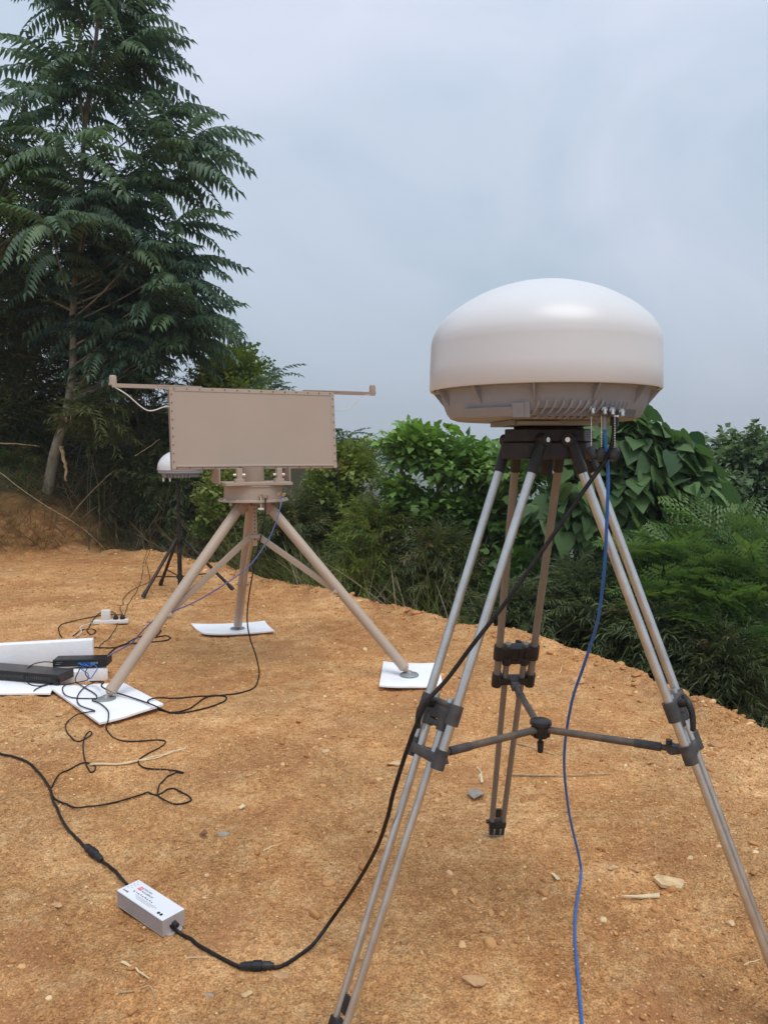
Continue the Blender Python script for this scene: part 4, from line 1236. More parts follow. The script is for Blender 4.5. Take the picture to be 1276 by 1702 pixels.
        fm.box(P(.925), (.022, .010, .045), rot, .004)
        fm.box(P(.952, .036), (.018, .014, .010), rot, .002)
        fo = fm.build('foot', M['black_plastic'], leg)
        f2 = MB()
        f2.box(P(.976, -.012, -out_s * .0155), (.006, .004, .030), rot, .001)
        f2.box(P(.976, .012, -out_s * .0155), (.006, .004, .030), rot, .001)
        f2.box(P(.990, 0, 0), (.058, .034, .006), rot, .001)
        f2.build('foot_plate', M['plate_grey'], fo)
        # spreader arm from hub to collar
        hub = TC + Vector((-.004, 0, .685))
        e = P(c2 + .006, 0, -out_s * .030)
        a2 = (e - hub)
        ra = MB()
        s1 = hub + a2.normalized() * .022
        ra.cyl(s1, e - a2.normalized() * .05, .0105, n=14)
        arm_o = ra.build('spreader_arm', M['rod'], root)
        rb = MB()
        rb.cyl(e - a2.normalized() * .055, e, .0085, n=12)
        rb.cyl(e - a2.normalized() * .12, e - a2.normalized() * .05, .0122, n=14)
        rb.box(e - a2.normalized() * .012, (.03, .022, .022), rot, .003)
        rb.cyl(e - a2.normalized() * .022 + t * -.014, e - a2.normalized() * .022 + t * .014 , .013, n=12)
        rb.cyl(e - a2.normalized() * .03 + Vector((0, 0, .0)), e - a2.normalized() * .03 + (Vector((0, 0, .024)) if k == 'right' else Vector((.006, -.01, -.028))), .0085, n=12)
        rb.build('arm_joint', M['grey_plastic'], arm_o)
    hb = MB(); T_ = Matrix.Translation(TC + Vector((-.004, 0, 0)))
    hb.lathe([(0, .712), (.026, .712), (.031, .709), (.032, .700), (.030, .698), (.027, .697), (.024, .664), (.021, .660), (0, .660)], 28, T_)
    for i in range(10):
        a = i * .628
        hb.box(TC + Vector((-.004 + .0255 * math.cos(a), .0255 * math.sin(a), .679)), (.006, .004, .030), Matrix.Rotation(a, 3, 'Z'), .001)
    hub_o = hb.build('spreader_hub', M['black_plastic'], root)
    hk = MB()
    hk.lathe([(0, .661), (.006, .661), (.006, .648), (.010, .646), (.0085, .615), (.005, .612), (0, .612)], 16, T_)
    hk.build('knob', M['vent_black'], hub_o)
silver_tripod()

# ------------------------------------------------------------------ big dome antenna
def dome_antenna():
    c = Vector((0.452, 2.21, 0))
    root = empty('dome_antenna', c + Vector((0, 0, 1.571)), 0, 'big glossy white dome antenna with a finned grey base on top of the silver tripod', 'antenna')
    T_ = Matrix.Translation(c)
    Rr = .322; zr = 1.668; zsh = 1.800; zt = 1.976
    prof = [(Rr - .012, zr + .004), (Rr - .003, zr), (Rr, zr + .004), (Rr - .0005, zr + .06), (Rr - .002, zsh - .04)]
    # soft shoulder into a shallow cone-like cap
    ctl = [(1.0, -.02), (.998, .06), (.987, .16), (.96, .265), (.915, .375), (.85, .485), (.77, .59), (.67, .695), (.5625, .79), (.44, .87), (.302, .938), (.16, .982), (.0, 1.0)]
    cp_ = catmull([Vector((r_ * (Rr - .003), zsh - .012 + h_ * (zt - zsh + .012), 0)) for r_, h_ in ctl], 5)
    cp_[-1].x = .0004
    prof += [(p.x, p.y) for p in cp_]
    mb = MB(); mb.lathe(prof, 96, T_)
    mb.build('dome', M['gelcoat'], root, angle=60)
    # inner lip
    bs = MB()
    bprof = [(0.308, zr + .012), (.306, zr + .001), (.292, zr - .002), (.288, zr - .010), (.281, 1.628), (.272, 1.605), (.262, 1.592), (.245, 1.586), (.02, 1.585), (0, 1.585)]
    bs.lathe(bprof, 72, T_)
    base = bs.build('base_housing', M['cast_grey'], root, angle=30)
    # gussets between rim and housing
    for k in range(12):
        a = k * math.pi / 6 + .25
        g = MB()
        d = Vector((math.cos(a), math.sin(a), 0)); t = Vector((-d.y, d.x, 0))
        pts = [c + d * .286 + Vector((0, 0, zr - .0025)), c + d * .3165 + Vector((0, 0, zr - .0005)), c + d * .280 + Vector((0, 0, zr - .045))]
        g.add([p + t * .0022 for p in pts] + [p - t * .0022 for p in pts], [(0, 1, 2), (5, 4, 3), (0, 3, 4, 1), (1, 4, 5, 2), (2, 5, 3, 0)])
        g.build('rib', M['cast_grey'], base, smooth=False)
    # front: recess frame + cooling fins on the camera side
    def onbase(ang, rr, z): return c + Vector((math.cos(ang) * rr, math.sin(ang) * rr, z))
    pan = MB()
    a0 = R(-90)
    # raised pocket panel at left front (a slanted rib and long step)
    def arc_box(mb, a1, a2, r1, r2, z1, z2, n=10):
        vs = []; 
        for i in range(n + 1):
            a = a1 + (a2 - a1) * i / n
            for rr, z in ((r1[0], z1), (r1[1], z2), (r2[1], z2), (r2[0], z1)):
                vs.append(onbase(a, rr, z))
        fs = []
        for i in range(n):
            for k in range(4):
                fs.append((i * 4 + k, i * 4 + (k + 1) % 4, (i + 1) * 4 + (k + 1) % 4, (i + 1) * 4 + k))
        fs += [(0, 3, 2, 1), (n * 4, n * 4 + 1, n * 4 + 2, n * 4 + 3)]
        mb.add(vs, fs)
    arc_box(pan, R(-148), R(-117), (.255, .268), (.272, .286), 1.589, 1.612)
    arc_box(pan, R(-117), R(-111), (.255, .268), (.276, .286), 1.586, 1.622, 4)
    arc_box(pan, R(-111), R(-108), (.255, .268), (.274, .284), 1.586, 1.624, 3)
    pan.build('side_rail', M['cast_grey'], base, angle=30)
    # dark bay behind fins
    bay = MB()
    arc_box(bay, R(-104), R(-40), (.252, .262), (.2685, .2775), 1.588, 1.627, 20)
    bay.build('fin_bay', mat('bay_grey', (.13, .13, .135), .6), base, angle=30)
    fin_a = [R(-103.5 + 33 * i / 8) for i in range(9)] + [R(-67.5 + 3.1 * i) for i in range(6)]
    for i, a in enumerate(fin_a):
        d = Vector((math.cos(a), math.sin(a), 0)); t = Vector((-d.y, d.x, 0))
        fb = MB(); prev = []
        w = .0028 if i < 9 else .0015
        rows = []
        for j in range(7):
            q = j / 6
            z = 1.628 - q * .046
            rr_o = .287 - .034 * q ** 2.2
            rows.append((z, rr_o - (0 if i < 9 else .006), .245, -0.030 * q ** 2 if i < 9 else -.012 * q * q))
        for (z, ro, ri, sk) in rows:
            for rr, sg in ((ri, -1), (ro, -1), (ro, 1), (ri, 1)):
                prev.append(c + d * rr + t * (sk + sg * w) + Vector((0, 0, z)))
        fs = []
        for j in range(6):
            for k in range(4):
                fs.append((j * 4 + k, j * 4 + (k + 1) % 4, (j + 1) * 4 + (k + 1) % 4, (j + 1) * 4 + k))
        fs += [(0, 3, 2, 1), (24, 25, 26, 27)]
        fb.add(prev, fs); fb.build('cooling_fin', M['cast_grey'], base, angle=30)
    # side bracket blob on the right
    mp = MB()
    mp.prism([(-.125, -.10), (.125, -.10), (.125, .10), (-.125, .10)], 1.5705, 1.5845, T_ @ Matrix.Rotation(R(8), 4, 'Z'))
    mp.box(c + Vector((-.035, -.112, 1.577)), (.12, .02, .010), Matrix.Rotation(R(8), 3, 'Z'), .001)
    mo = mp.build('mounting_plate', M['plate_grey'], root, smooth=False)
    bv = mo.modifiers.new('bevel', 'BEVEL'); bv.width = .003; bv.segments = 2
    # connectors at front right under the housing
    cons = []
    for i, (px, py) in enumerate(((983, 680), (1003, 681), (1016, 682), (1032, 684))):
        p = at(px, py, 1.945)
        k = MB()
        k.cyl(p + Vector((0, .045, 0)), p, .0070, n=12)
        k.cyl(p, p + Vector((0, -.006, 0)), .0082, n=6)
        k.cyl(p + Vector((0, -.006, 0)), p + Vector((0, -.010, -.012)), .0055, n=12)
        o = k.build('connector', M['dull_steel'], root)
        cons.append(p)
    k = MB(); p = at(1022, 690, 1.97); k.cyl(p, p + Vector((0, 0, -.020)), .0085, n=14); k.build('connector', M['steel'], root)
    # dust caps hanging on bead chains
    for px, pt_, pb, cx, cy, ang in ((982, 682, 740, 981, 754, .6), (999, 684, 742, 996, 756, -.25), (1021, 684, 744, 1020, 755, -.4)):
        Yc = 1.955
        ch = MB(); p0 = at(px, pt_, Yc); p1 = at(px, pb, Yc)
        nb = 16
        for i in range(nb):
            p = p0.lerp(p1, i / (nb - 1))
            ch.lathe([(0, -.0018), (.0016, -.0009), (.0018, 0), (.0016, .0009), (0, .0018)], 6, Matrix.Translation(p))
        ch.cyl(p0, p1, .0006, n=5)
        cp = MB(); q = at(cx, cy, Yc); dd = Vector((math.sin(ang) * -1, .1, math.cos(ang))).normalized()
        x, y, _ = frame(dd)
        Mx = Matrix((x, y, dd)).transposed().to_4x4(); Mx.translation = q
        cp.lathe([(0, .017), (.006, .017), (.009, .013), (.0125, .010), (.0135, -.004), (.0125, -.013), (.010, -.016), (0, -.016)], 16, Mx)
        o = cp.build('dust_cap', M['black_plastic'], root)
        ch.build('chain', M['steel'], o)
dome_antenna()

# ------------------------------------------------------------------ cables
def cable_pts(spec, r):
    out = []
    for s_ in spec:
        if len(s_) == 2:
            c = gp(s_[0], s_[1]); out.append(Vector((c.x, c.y, H(c.x, c.y) + r + .001)))
        elif isinstance(s_[2], str):      # 'z.12' height above zero
            z = float(s_[2][1:]); out.append(gp(s_[0], s_[1], z))
        else:
            out.append(at(s_[0], s_[1], s_[2]))
    return out
def cable(name, label, cat, spec, r, m, parent=None, sub=8, group=None, n=8):
    P = catmull(cable_pts(spec, r), sub)
    hz = [H(p.x, p.y) + r * .75 for p in P]
    low = [P[i].z < hz[i] + .012 for i in range(len(P))]
    for i, p in enumerate(P): p.z = max(p.z, hz[i])
    for it in range(4):
        zs_ = [p.z for p in P]
        for i in range(1, len(P) - 1):
            if low[i]: P[i].z = max(hz[i], .5 * zs_[i] + .25 * (zs_[i - 1] + zs_[i + 1]))
    for i in range(len(P)):
        if low[i]:
            CPTS.append((P[i].x, P[i].y))
            if i: CPTS.append(((P[i].x + P[i - 1].x) / 2, (P[i].y + P[i - 1].y) / 2))
    mb = MB(); mb.tube(P, r, n)
    o = mb.build(name, M[m], parent, angle=60)
    if parent is None: tag(o, label, cat, group)
    return o, P
# blue cable
o, P = cable('blue_cable', 'bright blue network cable hanging from the big white dome to the clay', 'cable',
      [(1004, 712, 1.975), (1006, 740, 1.972), (1010, 790, 1.98), (1008, 860, 2.0), (1004, 940, 2.04), (993, 1030, 2.12), (970, 1105, 2.22), (949, 1170, 2.31), (937, 1260, 2.43), (945, 1350, 2.56), (962, 1425, 2.62), (965, 1460), (957, 1510), (955, 1560), (960, 1630), (966, 1700), (968, 1760)], .0044, 'cable_blue', n=10)
mb = MB(); mb.cyl(at(1004, 690, 1.975), at(1004, 714, 1.975), .0072, n=14); mb.build('plug', M['plate_grey'], o)
# heavy black power cable in two lengths with inline plugs
o, P = cable('power_cable', 'thick black power cable sweeping from the big white dome past the tripod leg', 'cable',
      [(1020, 706, 1.965), (1017, 735, 1.962), (1005, 765, 1.962), (975, 808, 1.955), (935, 866, 1.945), (885, 938, 1.93), (835, 1008, 1.915), (785, 1072, 1.90), (745, 1126, 1.885), (711, 1165, 1.875), (692, 1204, 1.875), (672, 1259, 1.88), (653, 1320, 1.90), (644, 1358, 1.95), (625, 1411, 2.05), (591, 1471, 2.18), (555, 1523, 2.28), (515, 1576), (470, 1604), (452, 1607)], .0056, 'cable_black', n=12)
mb = MB(); mb.cyl(at(1021, 694, 1.967), at(1020, 708, 1.965), .0105, n=14); mb.build('plug', M['black_plastic'], o)
def inline_plug(parent, pa, pb, r=.0125):
    a = gp(*pa); b = gp(*pb)
    a.z = H(a.x, a.y) + r * .95; b.z = H(b.x, b.y) + r * .95
    d = (b - a); L_ = d.length; x, y, w = frame(d)
    Mx = Matrix((x, y, w)).transposed().to_4x4(); Mx.translation = a
    mb = MB()
    prof = [(0, 0), (.008, .0), (r * .85, .008), (r, .012), (r, L_ * .30), (r * .86, L_ * .31), (r * .86, L_ * .34), (r * 1.12, L_ * .35), (r * 1.12, L_ * .62), (r * .95, L_ * .64), (r * .9, L_ * .9), (.008, L_), (0, L_)]
    mb.lathe(prof, 18, Mx)
    for i in range(12):
        an = i * math.pi / 6
        c = a + w * (L_ * .485) + (x * math.cos(an) + y * math.sin(an)) * r * 1.12
        rm = Matrix((x * math.cos(an) + y * math.sin(an), w.cross(x * math.cos(an) + y * math.sin(an)), w)).transposed()
        mb.box(c, (.002, .003, L_ * .25), rm)
    mb.build('inline_plug', M['black_plastic'], parent)
inline_plug(o, (455, 1607), (399, 1606))
o2, P = cable('power_cable', 'black output cable between the power supply and the lower plug', 'cable', [(400, 1606), (370, 1596), (335, 1574), (305, 1550), (278, 1534, 'z.030')], .0056, 'cable_black', n=12)
o3, P = cable('power_cable', 'black input cable running from the left picture edge to the power supply', 'cable',
      [(-60, 1235), (-20, 1248), (0, 1254), (30, 1264), (60, 1283), (82, 1306), (88, 1330), (98, 1352), (112, 1378), (130, 1400), (148, 1418)], .0056, 'cable_black', n=10)
inline_plug(o3, (143, 1413), (170, 1431), .0135)
o4, P = cable('power_cable', 'short black lead between the upper plug and the power supply', 'cable', [(169, 1430), (182, 1440), (196, 1453), (212, 1471, 'z.030')], .0056, 'cable_black', n=12)

# ------------------------------------------------------------------ power supply
def text_mesh(txt, size, m, parent, mtx, name='lettering', depth=.0004):
    cu = bpy.data.curves.new('t', 'FONT'); cu.body = txt; cu.size = size; cu.extrude = depth
    cu.align_x = 'LEFT'; cu.align_y = 'CENTER'
    o = bpy.data.objects.new('t', cu); col.objects.link(o)
    dg = bpy.context.evaluated_depsgraph_get()
    me = bpy.data.meshes.new_from_object(o.evaluated_get(dg))
    bpy.data.objects.remove(o); bpy.data.curves.remove(cu)
    me.transform(mtx); me.materials.clear(); me.materials.append(m)
    return link(name, me, parent)
def psu():
    hgt = .052
    a = gp(195, 1504); b = gp(271, 1557)
    d = (b - a); d.z = 0; L_ = d.length; d.normalize()
    t = Vector((-d.y, d.x, 0)); W = .082
    z0 = H((a.x + b.x) / 2, (a.y + b.y) / 2) + .004
    a.z = b.z = z0
    c = a + d * L_ / 2 + t * W / 2
    root = empty('power_supply', c, math.atan2(d.y, d.x), 'silver ribbed power supply box with a white printed label lying on the clay', 'power supply')
    rot = Matrix((d, t, Vector((0, 0, 1)))).transposed()
    def Q(u, v, z): return a + d * u + t * v + Vector((0, 0, z))
    # body with grooved long sides: extruded profile
    prof = []
    n = 7
    prof.append((0, 0))
    for i in range(n):
        zz = .003 + i * (hgt - .008) / n
        prof += [(0.0, zz), (0.0, zz + .0034), (.0036, zz + .0038), (.0036, zz + .0058)]
    prof += [(0, hgt - .004), (-.0012, hgt - .002), (-.0012, hgt)]
    right = [(W - x, z) for x, z in reversed(prof)]
    poly = prof + right
    vs = [Q(0.004, x, z) for x, z in poly] + [Q(L_ - .004, x, z) for x, z in poly]
    nn = len(poly)
    mb = MB(); mb.add(vs, [tuple(range(nn)), tuple(range(2 * nn - 1, nn - 1, -1))] + [(i, nn + i, nn + (i + 1) % nn, (i + 1) % nn) for i in range(nn)])
    mb.build('case', M['brick_alu'], root, smooth=False)
    e = MB()
    for u in (0.002, L_ - .002):
        e.box(Q(u, W / 2, hgt / 2 - .001), (.0038, W - .001, hgt - .003), rot, .0008)
        s_ = -1 if u < .01 else 1
    for u, s_ in ((0.0, -1), (L_, 1)):
        out = []
        for v, w in ((.012, 0), (.016, .012), (.028, .016), (.036, .010), (.044, .010), (.052, .016), (.064, .012), (.068, 0)):
            out.append((v, w))
        vs = [Q(u + s_ * w, v, .0) for v, w in out] + [Q(u + s_ * w, v, .003) for v, w in out]
        m_ = len(out)
        e.add(vs, [tuple(range(m_)), tuple(range(2 * m_ - 1, m_ - 1, -1))] + [(i, (i + 1) % m_, m_ + (i + 1) % m_, m_ + i) for i in range(m_)])
    e.build('end_plate', M['brick_alu'], root, smooth=False)
    lb = MB(); lb.box(Q(L_ / 2, W / 2, hgt + .0008), (L_ - .001, W - .001, .0014), rot, .0004)
    lab = lb.build('label_plate', M['brick_label'], root, smooth=False)
    zt = hgt + .0018
    # printed frame of text: reads along the length, seen from the near side
    Mt = Matrix.Identity(4)
    for i in range(3): Mt[i][0] = d[i]; Mt[i][1] = t[i]
    def T(u, v): m_ = Mt.copy(); m_.translation = Q(u, v, zt); return m_
    lg = MB(); lg.box(Q(.055, .056, zt), (.020, .017, .0006), rot)
    lg.build('logo', M['ink_red'], lab, smooth=False)
    text_mesh('MW', .0105, M['brick_label'], lab, T(.0465, .056) @ Matrix.Translation((0, 0, .0007)), 'logo_letters', .0002)
    text_mesh('HLG-240H-24', .0105, M['ink_grey'], lab, T(.070, .050), 'model_lettering')
    text_mesh('MEAN WELL', .008, M['ink_grey'], lab, T(.067, .062), 'maker_lettering')
    text_mesh('POWER', .0085, M['ink_black'], lab, T(.012, .017) , 'side_lettering')
    mk = MB()
    for i, w in enumerate((.006, .004, .008, .004, .006, .009, .004, .007, .005)):
        u = .050 + i * .0125
        mk.box(Q(u, .034 + (.002 if i % 2 else 0), zt), (w, .005 - (.0015 if i % 3 else 0), .0005), rot)
    mk.build('approval_marks', M['ink_black'], lab, smooth=False)
    m2 = MB()
    for r_ in range(3):
        m2.box(Q(.130, .026 - r_ * .005, zt), (.12 - .02 * r_, .0010, .0005), rot)
    for i in range(7):
        m2.box(Q(.012 + (i % 2) * .012, .035 + i * .006, zt), (.008, .0012, .0005), rot)
    m2.build('fine_print', M['ink_grey'], lab, smooth=False)
    for k in range(2):
        sc = MB(); p = Q(L_ - .045 + k * .014, .016, zt - .0005); sc.cyl(p, p + Vector((0, 0, .0015)), .0052, n=16); sc.build('rubber_plug', M['vent_black'], root)
    for u, s_ in ((-.002, -1), (L_ + .0, 1)):
        g = MB(); p = Q(u, W * .5, .026); g.cyl(p, p + d * s_ * .018, .0095, .0075, 14); g.build('cable_gland', M['black_plastic'], root)
psu()

# ------------------------------------------------------------------ flat panel antenna and its stand
PC = None
def panel_set():
    pf = [gp(176, 1160, .045), gp(395, 1043, .045), gp(680, 1119, .045)]
    c = sum(pf, Vector()) / 3; c.z = 0
    c += Vector((-.0, .05, 0))
    st = empty('panel_stand', c, 0, 'tan steel tripod with thick legs and braces holding the flat tan panel', 'tripod')
    T_ = Matrix.Translation(c)
    zf = 1.172
    # turntable drum
    dm = MB()
    dm.lathe([(0, zf - .012), (.235, zf - .012), (.238, zf - .010), (.238, zf), (.236, zf + .002), (.200, zf + .002), (.198, zf + .004), (.198, zf + .090), (.205, zf + .092), (.205, zf + .100), (0, zf + .100)], 48, T_)
    drum = dm.build('turntable', M['tan'], st, angle=30)
    for i in range(12):
        a = i * math.pi / 6 + .2
        b = MB(); p = c + Vector((math.cos(a) * .222, math.sin(a) * .222, zf + .0015)); b.cyl(p, p + Vector((0, 0, .008)), .008, n=6); b.build('bolt', M['steel'], drum, smooth=False)
    # legs
    for i, p in enumerate(pf):
        d = (p - c); d.z = 0; d.normalize()
        A = c + d * .10 + Vector((0, 0, zf - .03))
        foot = Vector((p.x, p.y, .045))
        ax = (foot - A).normalized()
        L_ = (foot - A).length
        B = foot - ax * .075
        mb = MB(); mb.cyl(A, B, .034, n=24)
        leg = mb.build('leg', M['tan_leg'], st)
        t = Vector((-d.y, d.x, 0))
        k = MB()
        rot = Matrix((t, t.cross(ax), ax)).transposed()
        k.box(A + ax * .0 + t * .037, (.006, .07, .13), rot, .002); k.box(A - t * .037, (.006, .07, .13), rot, .002)
        k.cyl(A - t * .045, A + t * .045, .010, n=10)
        k.build('leg_bracket', M['tan_dark'], leg)
        k = MB(); k.cyl(B, B + ax * .030, .035, .035, 20); k.cyl(B + ax * .029, B + ax * .046, .027, .022, 16); k.cyl(B + ax * .045, foot + ax * -.008, .012, .014, 12)
        k.build('leg_cap', M['tan_leg'], leg)
        k = MB(); k.lathe([(0, .030), (.016, .028), (.024, .016), (.056, .010), (.062, .004), (.062, 0), (0, 0)], 28, Matrix.Translation(foot - Vector((0, 0, .012))))
        k.build('foot_disc', M['plate_grey'], leg)
        # brace from centre strut
        hubp = c + Vector((0, 0, .915)) + d * .035
        q = A.lerp(foot, .58) - Vector((0, 0, .03)) if i != 2 else A.lerp(foot, .50) - Vector((0, 0, .03))
        dd = (q - hubp); rr = Matrix((t, dd.normalized().cross(t) * -1, dd.normalized())).transposed()
        b = MB(); b.box((q + hubp) / 2, (.018, .040, dd.length), rr, .002)
        b.build('brace', M['tan_leg'], st)
        b = MB(); b.cyl(q - t * .05, q + t * .05, .008, n=8); b.box(q, (.082, .03, .03), rot, .003); b.build('brace_clamp', M['tan_leg'], leg)
    cs = MB()
    cs.box(c + Vector((.01, -.01, 1.005)), (.030, .012, .31), None, .002)
    cs.box(c + Vector((.0, 0, .915)), (.11, .07, .022), None, .003)
    strut = cs.build('centre_strut', M['tan_leg'], st)
    hl = MB()
    for i in range(10):
        p = c + Vector((.01, -.0165, 1.13 - i * .026)); hl.cyl(p, p + Vector((0, -.0012, 0)), .005, n=8)
    hl.build('strut_holes', M['vent_black'], strut)
    # connectors on the drum
    for px, py in ((434, 824), (442, 826), (464, 821), (472, 822)):
        p = at(px, py, c.y - .19); b = MB(); b.cyl(p + Vector((0, .04, 0)), p + Vector((0, -.02, 0)), .011, n=10); b.build('connector', M['brass'], drum)
    b = MB(); p = at(434, 826, c.y - .21); q = at(434, 846, c.y - .21); b.cyl(p, q, .003, n=6); b.box(q, (.038, .01, .014), None, .002); b.build('cap', M['cable_white'], drum)

    # ---- the panel itself
    ang = math.atan2(.41, .912)
    w = Vector((math.cos(ang), math.sin(ang), 0)); nrm = Vector((math.sin(ang), -math.cos(ang), 0))
    W, Hh, Dp = 1.165, .552, .10
    tilt = R(6.0)
    up = (Vector((0, 0, 1)) * math.cos(tilt) - nrm * math.sin(tilt))
    nf = (nrm * math.cos(tilt) + Vector((0, 0, 1)) * math.sin(tilt))
    bc = at(429, 779, 5.36)            # bottom centre of the front face
    pn = empty('panel_antenna', bc, ang, 'flat tan rectangular panel antenna with riveted rim and two sensor arms', 'antenna')
    rot = Matrix((w, -nf, up)).transposed()
    def Q(u, dpt, h): return bc + w * u - nf * dpt + up * h
    b = MB(); b.box(Q(0, Dp / 2 + .002, Hh / 2), (W - .01, Dp, Hh - .008), rot, .003); body = b.build('housing', M['tan_dark'], pn, smooth=False)
    b = MB(); b.box(Q(0, 0.0, Hh / 2), (W - .05, .010, Hh - .05), rot, .002); b.build('front_cover', M['tan'], pn, smooth=False)
    b = MB()
    fw = .028
    b.box(Q(0, -.001, fw / 2), (W, .014, fw), rot, .002); b.box(Q(0, -.001, Hh - fw / 2), (W, .014, fw), rot, .002)
    b.box(Q(-W / 2 + fw / 2, -.0005, Hh / 2), (fw, .013, Hh - 2 * fw), rot, .0015); b.box(Q(W / 2 - fw / 2, -.0005, Hh / 2), (fw, .013, Hh - 2 * fw), rot, .0015)
    b.box(Q(0, -.012, .020), (W - .06, .008, .012), rot, .002)
    rim = b.build('rim', M['tan'], pn, smooth=False)
    pos = []
    for i in range(14): 
        u = -W / 2 + .03 + i * (W - .06) / 13
        pos += [(u, .007), (u, Hh - .012)]
    for i in range(9):
        h = .05 + i * (Hh - .1) / 8
        pos += [(-W / 2 + .012, h), (W / 2 - .012, h)]
    bm_ = None
    for u, h in pos:
        if bm_ is None:
            b = MB(); p = Q(u, -.008, h); b.cyl(p, p + nf * .004, .0042, n=8); bm_ = b.build('rivet', M['dark_steel'], rim, smooth=False); p0 = (u, h)
        else:
            o = bm_.copy(); col.objects.link(o); o.parent = rim
            o.matrix_parent_inverse = bm_.matrix_parent_inverse.copy()
            o.location = w * (u - p0[0]) + up * (h - p0[1])
    # arms with sensors
    for sg, ext in ((-1, .37), (1, .34)):
        out = [(0, 0), (ext - .0, 0), (ext, .028), (.0, .045), (-.16, .045), (-.24, .0)]
        a0 = Q(sg * W / 2, .03, Hh - .012)
        aw = Vector((math.cos(ang), math.sin(ang), 0)) * sg
        vs = []
        for z in (0, .008):
            for u, v in ((-.22, -.015), (-.10, -.032), (0, -.035), (ext, -.024), (ext, .024), (0, .035), (-.10, .032), (-.22, .015)):
                vs.append(a0 + aw * u + nrm * v + Vector((0, 0, .018 + z)))
        b = MB(); b.add(vs, [tuple(range(7, -1, -1)), tuple(range(8, 16))] + [(i, (i + 1) % 8, 8 + (i + 1) % 8, 8 + i) for i in range(8)])
        b.box(a0 + aw * (ext / 2 - .01) + nrm * .030 + Vector((0, 0, .009)), (ext + .0, .004, .020), Matrix((w, -nrm, Vector((0, 0, 1)))).transposed(), .001)
        arm = b.build('sensor_arm', M['tan_dark'] if sg > 0 else M['tan'], pn, smooth=False)
        p = a0 + aw * (ext - .02) + Vector((0, 0, .026))
        b = MB(); b.lathe([(0, -.010), (.028, -.010), (.028, 0), (.0235, .002), (.0225, .046), (.018, .053), (0, .054)], 20, Matrix.Translation(p)); b.build('sensor', M['tan'] if sg < 0 else M['tan_dark'], arm)
        e1 = p + Vector((0, 0, -.02)); e2 = Q(sg * (W / 2 - .0), .03, Hh - .13)
        pts = catmull([e1 - aw * .0 + nrm * .02, e1 - aw * .08 + Vector((0, 0, -.05)) + nrm * .03, e1.lerp(e2, .6) + Vector((0, 0, -.075)), e2 + aw * .03 + Vector((0, 0, -.0)), e2 - aw * .01], 6)
        if sg > 0:
            pts = catmull([e1 - aw * .03 + nrm * .03, e1 - aw * .10 + Vector((0, 0, -.02)) + nrm * .03, e1.lerp(e2, .6) + Vector((0, 0, -.035)), e2 - aw * .01], 6)
        b = MB(); b.tube(pts, .004 if sg < 0 else .0025, 8); b.build('sensor_lead', M['cable_white'], arm)
    # yoke between panel and turntable
    top = zf + .102
    mid = Vector((c.x, c.y, 0))
    b = MB(); Rz = Matrix((w, -nrm, Vector((0, 0, 1)))).transposed()
    b.box(mid + Vector((0, 0, top + .010)) + nrm * .05 - w * .005, (.45, .30, .020), Rz, .002)
    ba = b.build('base_plate', M['tan'], pn, smooth=False)
    b = MB(); b.box(mid + Vector((0, 0, top + .060)) - w * .25 - nrm * .02, (.012, .24, .10), Rz, .002); b.box(mid + Vector((0, 0, top + .060)) + w * .25 - nrm * .06, (.012, .2, .10), Rz, .002)
    b.cyl(mid + Vector((0, 0, top + .02)), mid + Vector((0, 0, top + .115)), .075, n=28)
    b.build('yoke', M['tan_dark'], pn, smooth=False)
    for u in (-.135, .135):
        b = MB(); p = mid + nrm * .16 + w * u + Vector((0, 0, top + .065))
        b.box(p, (.034, .05, .095), Rz, .003); b.box(p + Vector((0, 0, -.035)), (.06, .055, .028), Rz, .003)
        br = b.build('bracket', M['tan'], pn, smooth=False)
        for s_ in (-1, 1):
            k = MB(); q = p + w * s_ * .03 + Vector((0, 0, .005)); k.cyl(q - w * s_ * .012, q + w * s_ * .010, .010, n=8); k.build('bolt', M['steel'], br)
    return c, pf
pc, pfeet = panel_set()

# ------------------------------------------------------------------ foam
def foam(label, corners, z0, th, bulge=.0, curl=None, name='foam_pad', cat='foam pad', group='white foam pads', streak=0):
    """pad from 4 ground-pixel corners (z of the top), rounded and slightly curled"""
    C = [Vector(c) for c in corners]
    n = 14
    mb = MB(); top = []; bot = []
    for i in range(n + 1):
        for j in range(n + 1):
            u, v = i / n, j / n
            p = C[0].lerp(C[1], u).lerp(C[3].lerp(C[2], u), v)
            ed = min(u, 1 - u, v, 1 - v) * n
            r_ = th * .35 if ed < .5 else (th * .06 if ed < 1.5 else 0)
            cz = 0
            if curl: cz = curl[0] * abs(u - .5) ** 3 * 8 + curl[1] * abs(v - .5) ** 3 * 8
            z = z0 + cz + .003 * mnoise.noise(Vector((p.x * 6, p.y * 6, 0)))
            top.append(Vector((p.x, p.y, z + th - r_))); bot.append(Vector((p.x, p.y, z + r_ * .8)))
    vs = top + bot; N = (n + 1) ** 2
    def id(i, j): return i * (n + 1) + j
    fs = []
    for i in range(n):
        for j in range(n):
            fs.append((id(i, j), id(i + 1, j), id(i + 1, j + 1), id(i, j + 1)))
            fs.append((N + id(i, j), N + id(i, j + 1), N + id(i + 1, j + 1), N + id(i + 1, j)))
    for i in range(n):
        for (a, b) in ((id(i, 0), id(i + 1, 0)), (id(i + 1, n), id(i, n)), (id(0, i + 1), id(0, i)), (id(n, i), id(n, i + 1))):
            fs.append((a, N + a, N + b, b))
    mb.add(vs, fs)
    return tag(mb.build(name, M['foam'], angle=50), label, cat, group)
def gc(*pp, z=0.03): return [gp(px, py, z) for px, py in pp]
foam('white foam pad under the near left foot of the panel stand', gc((80, 1140), (166, 1202), (272, 1170), (203, 1134)), .006, .032, curl=(.0, .006))
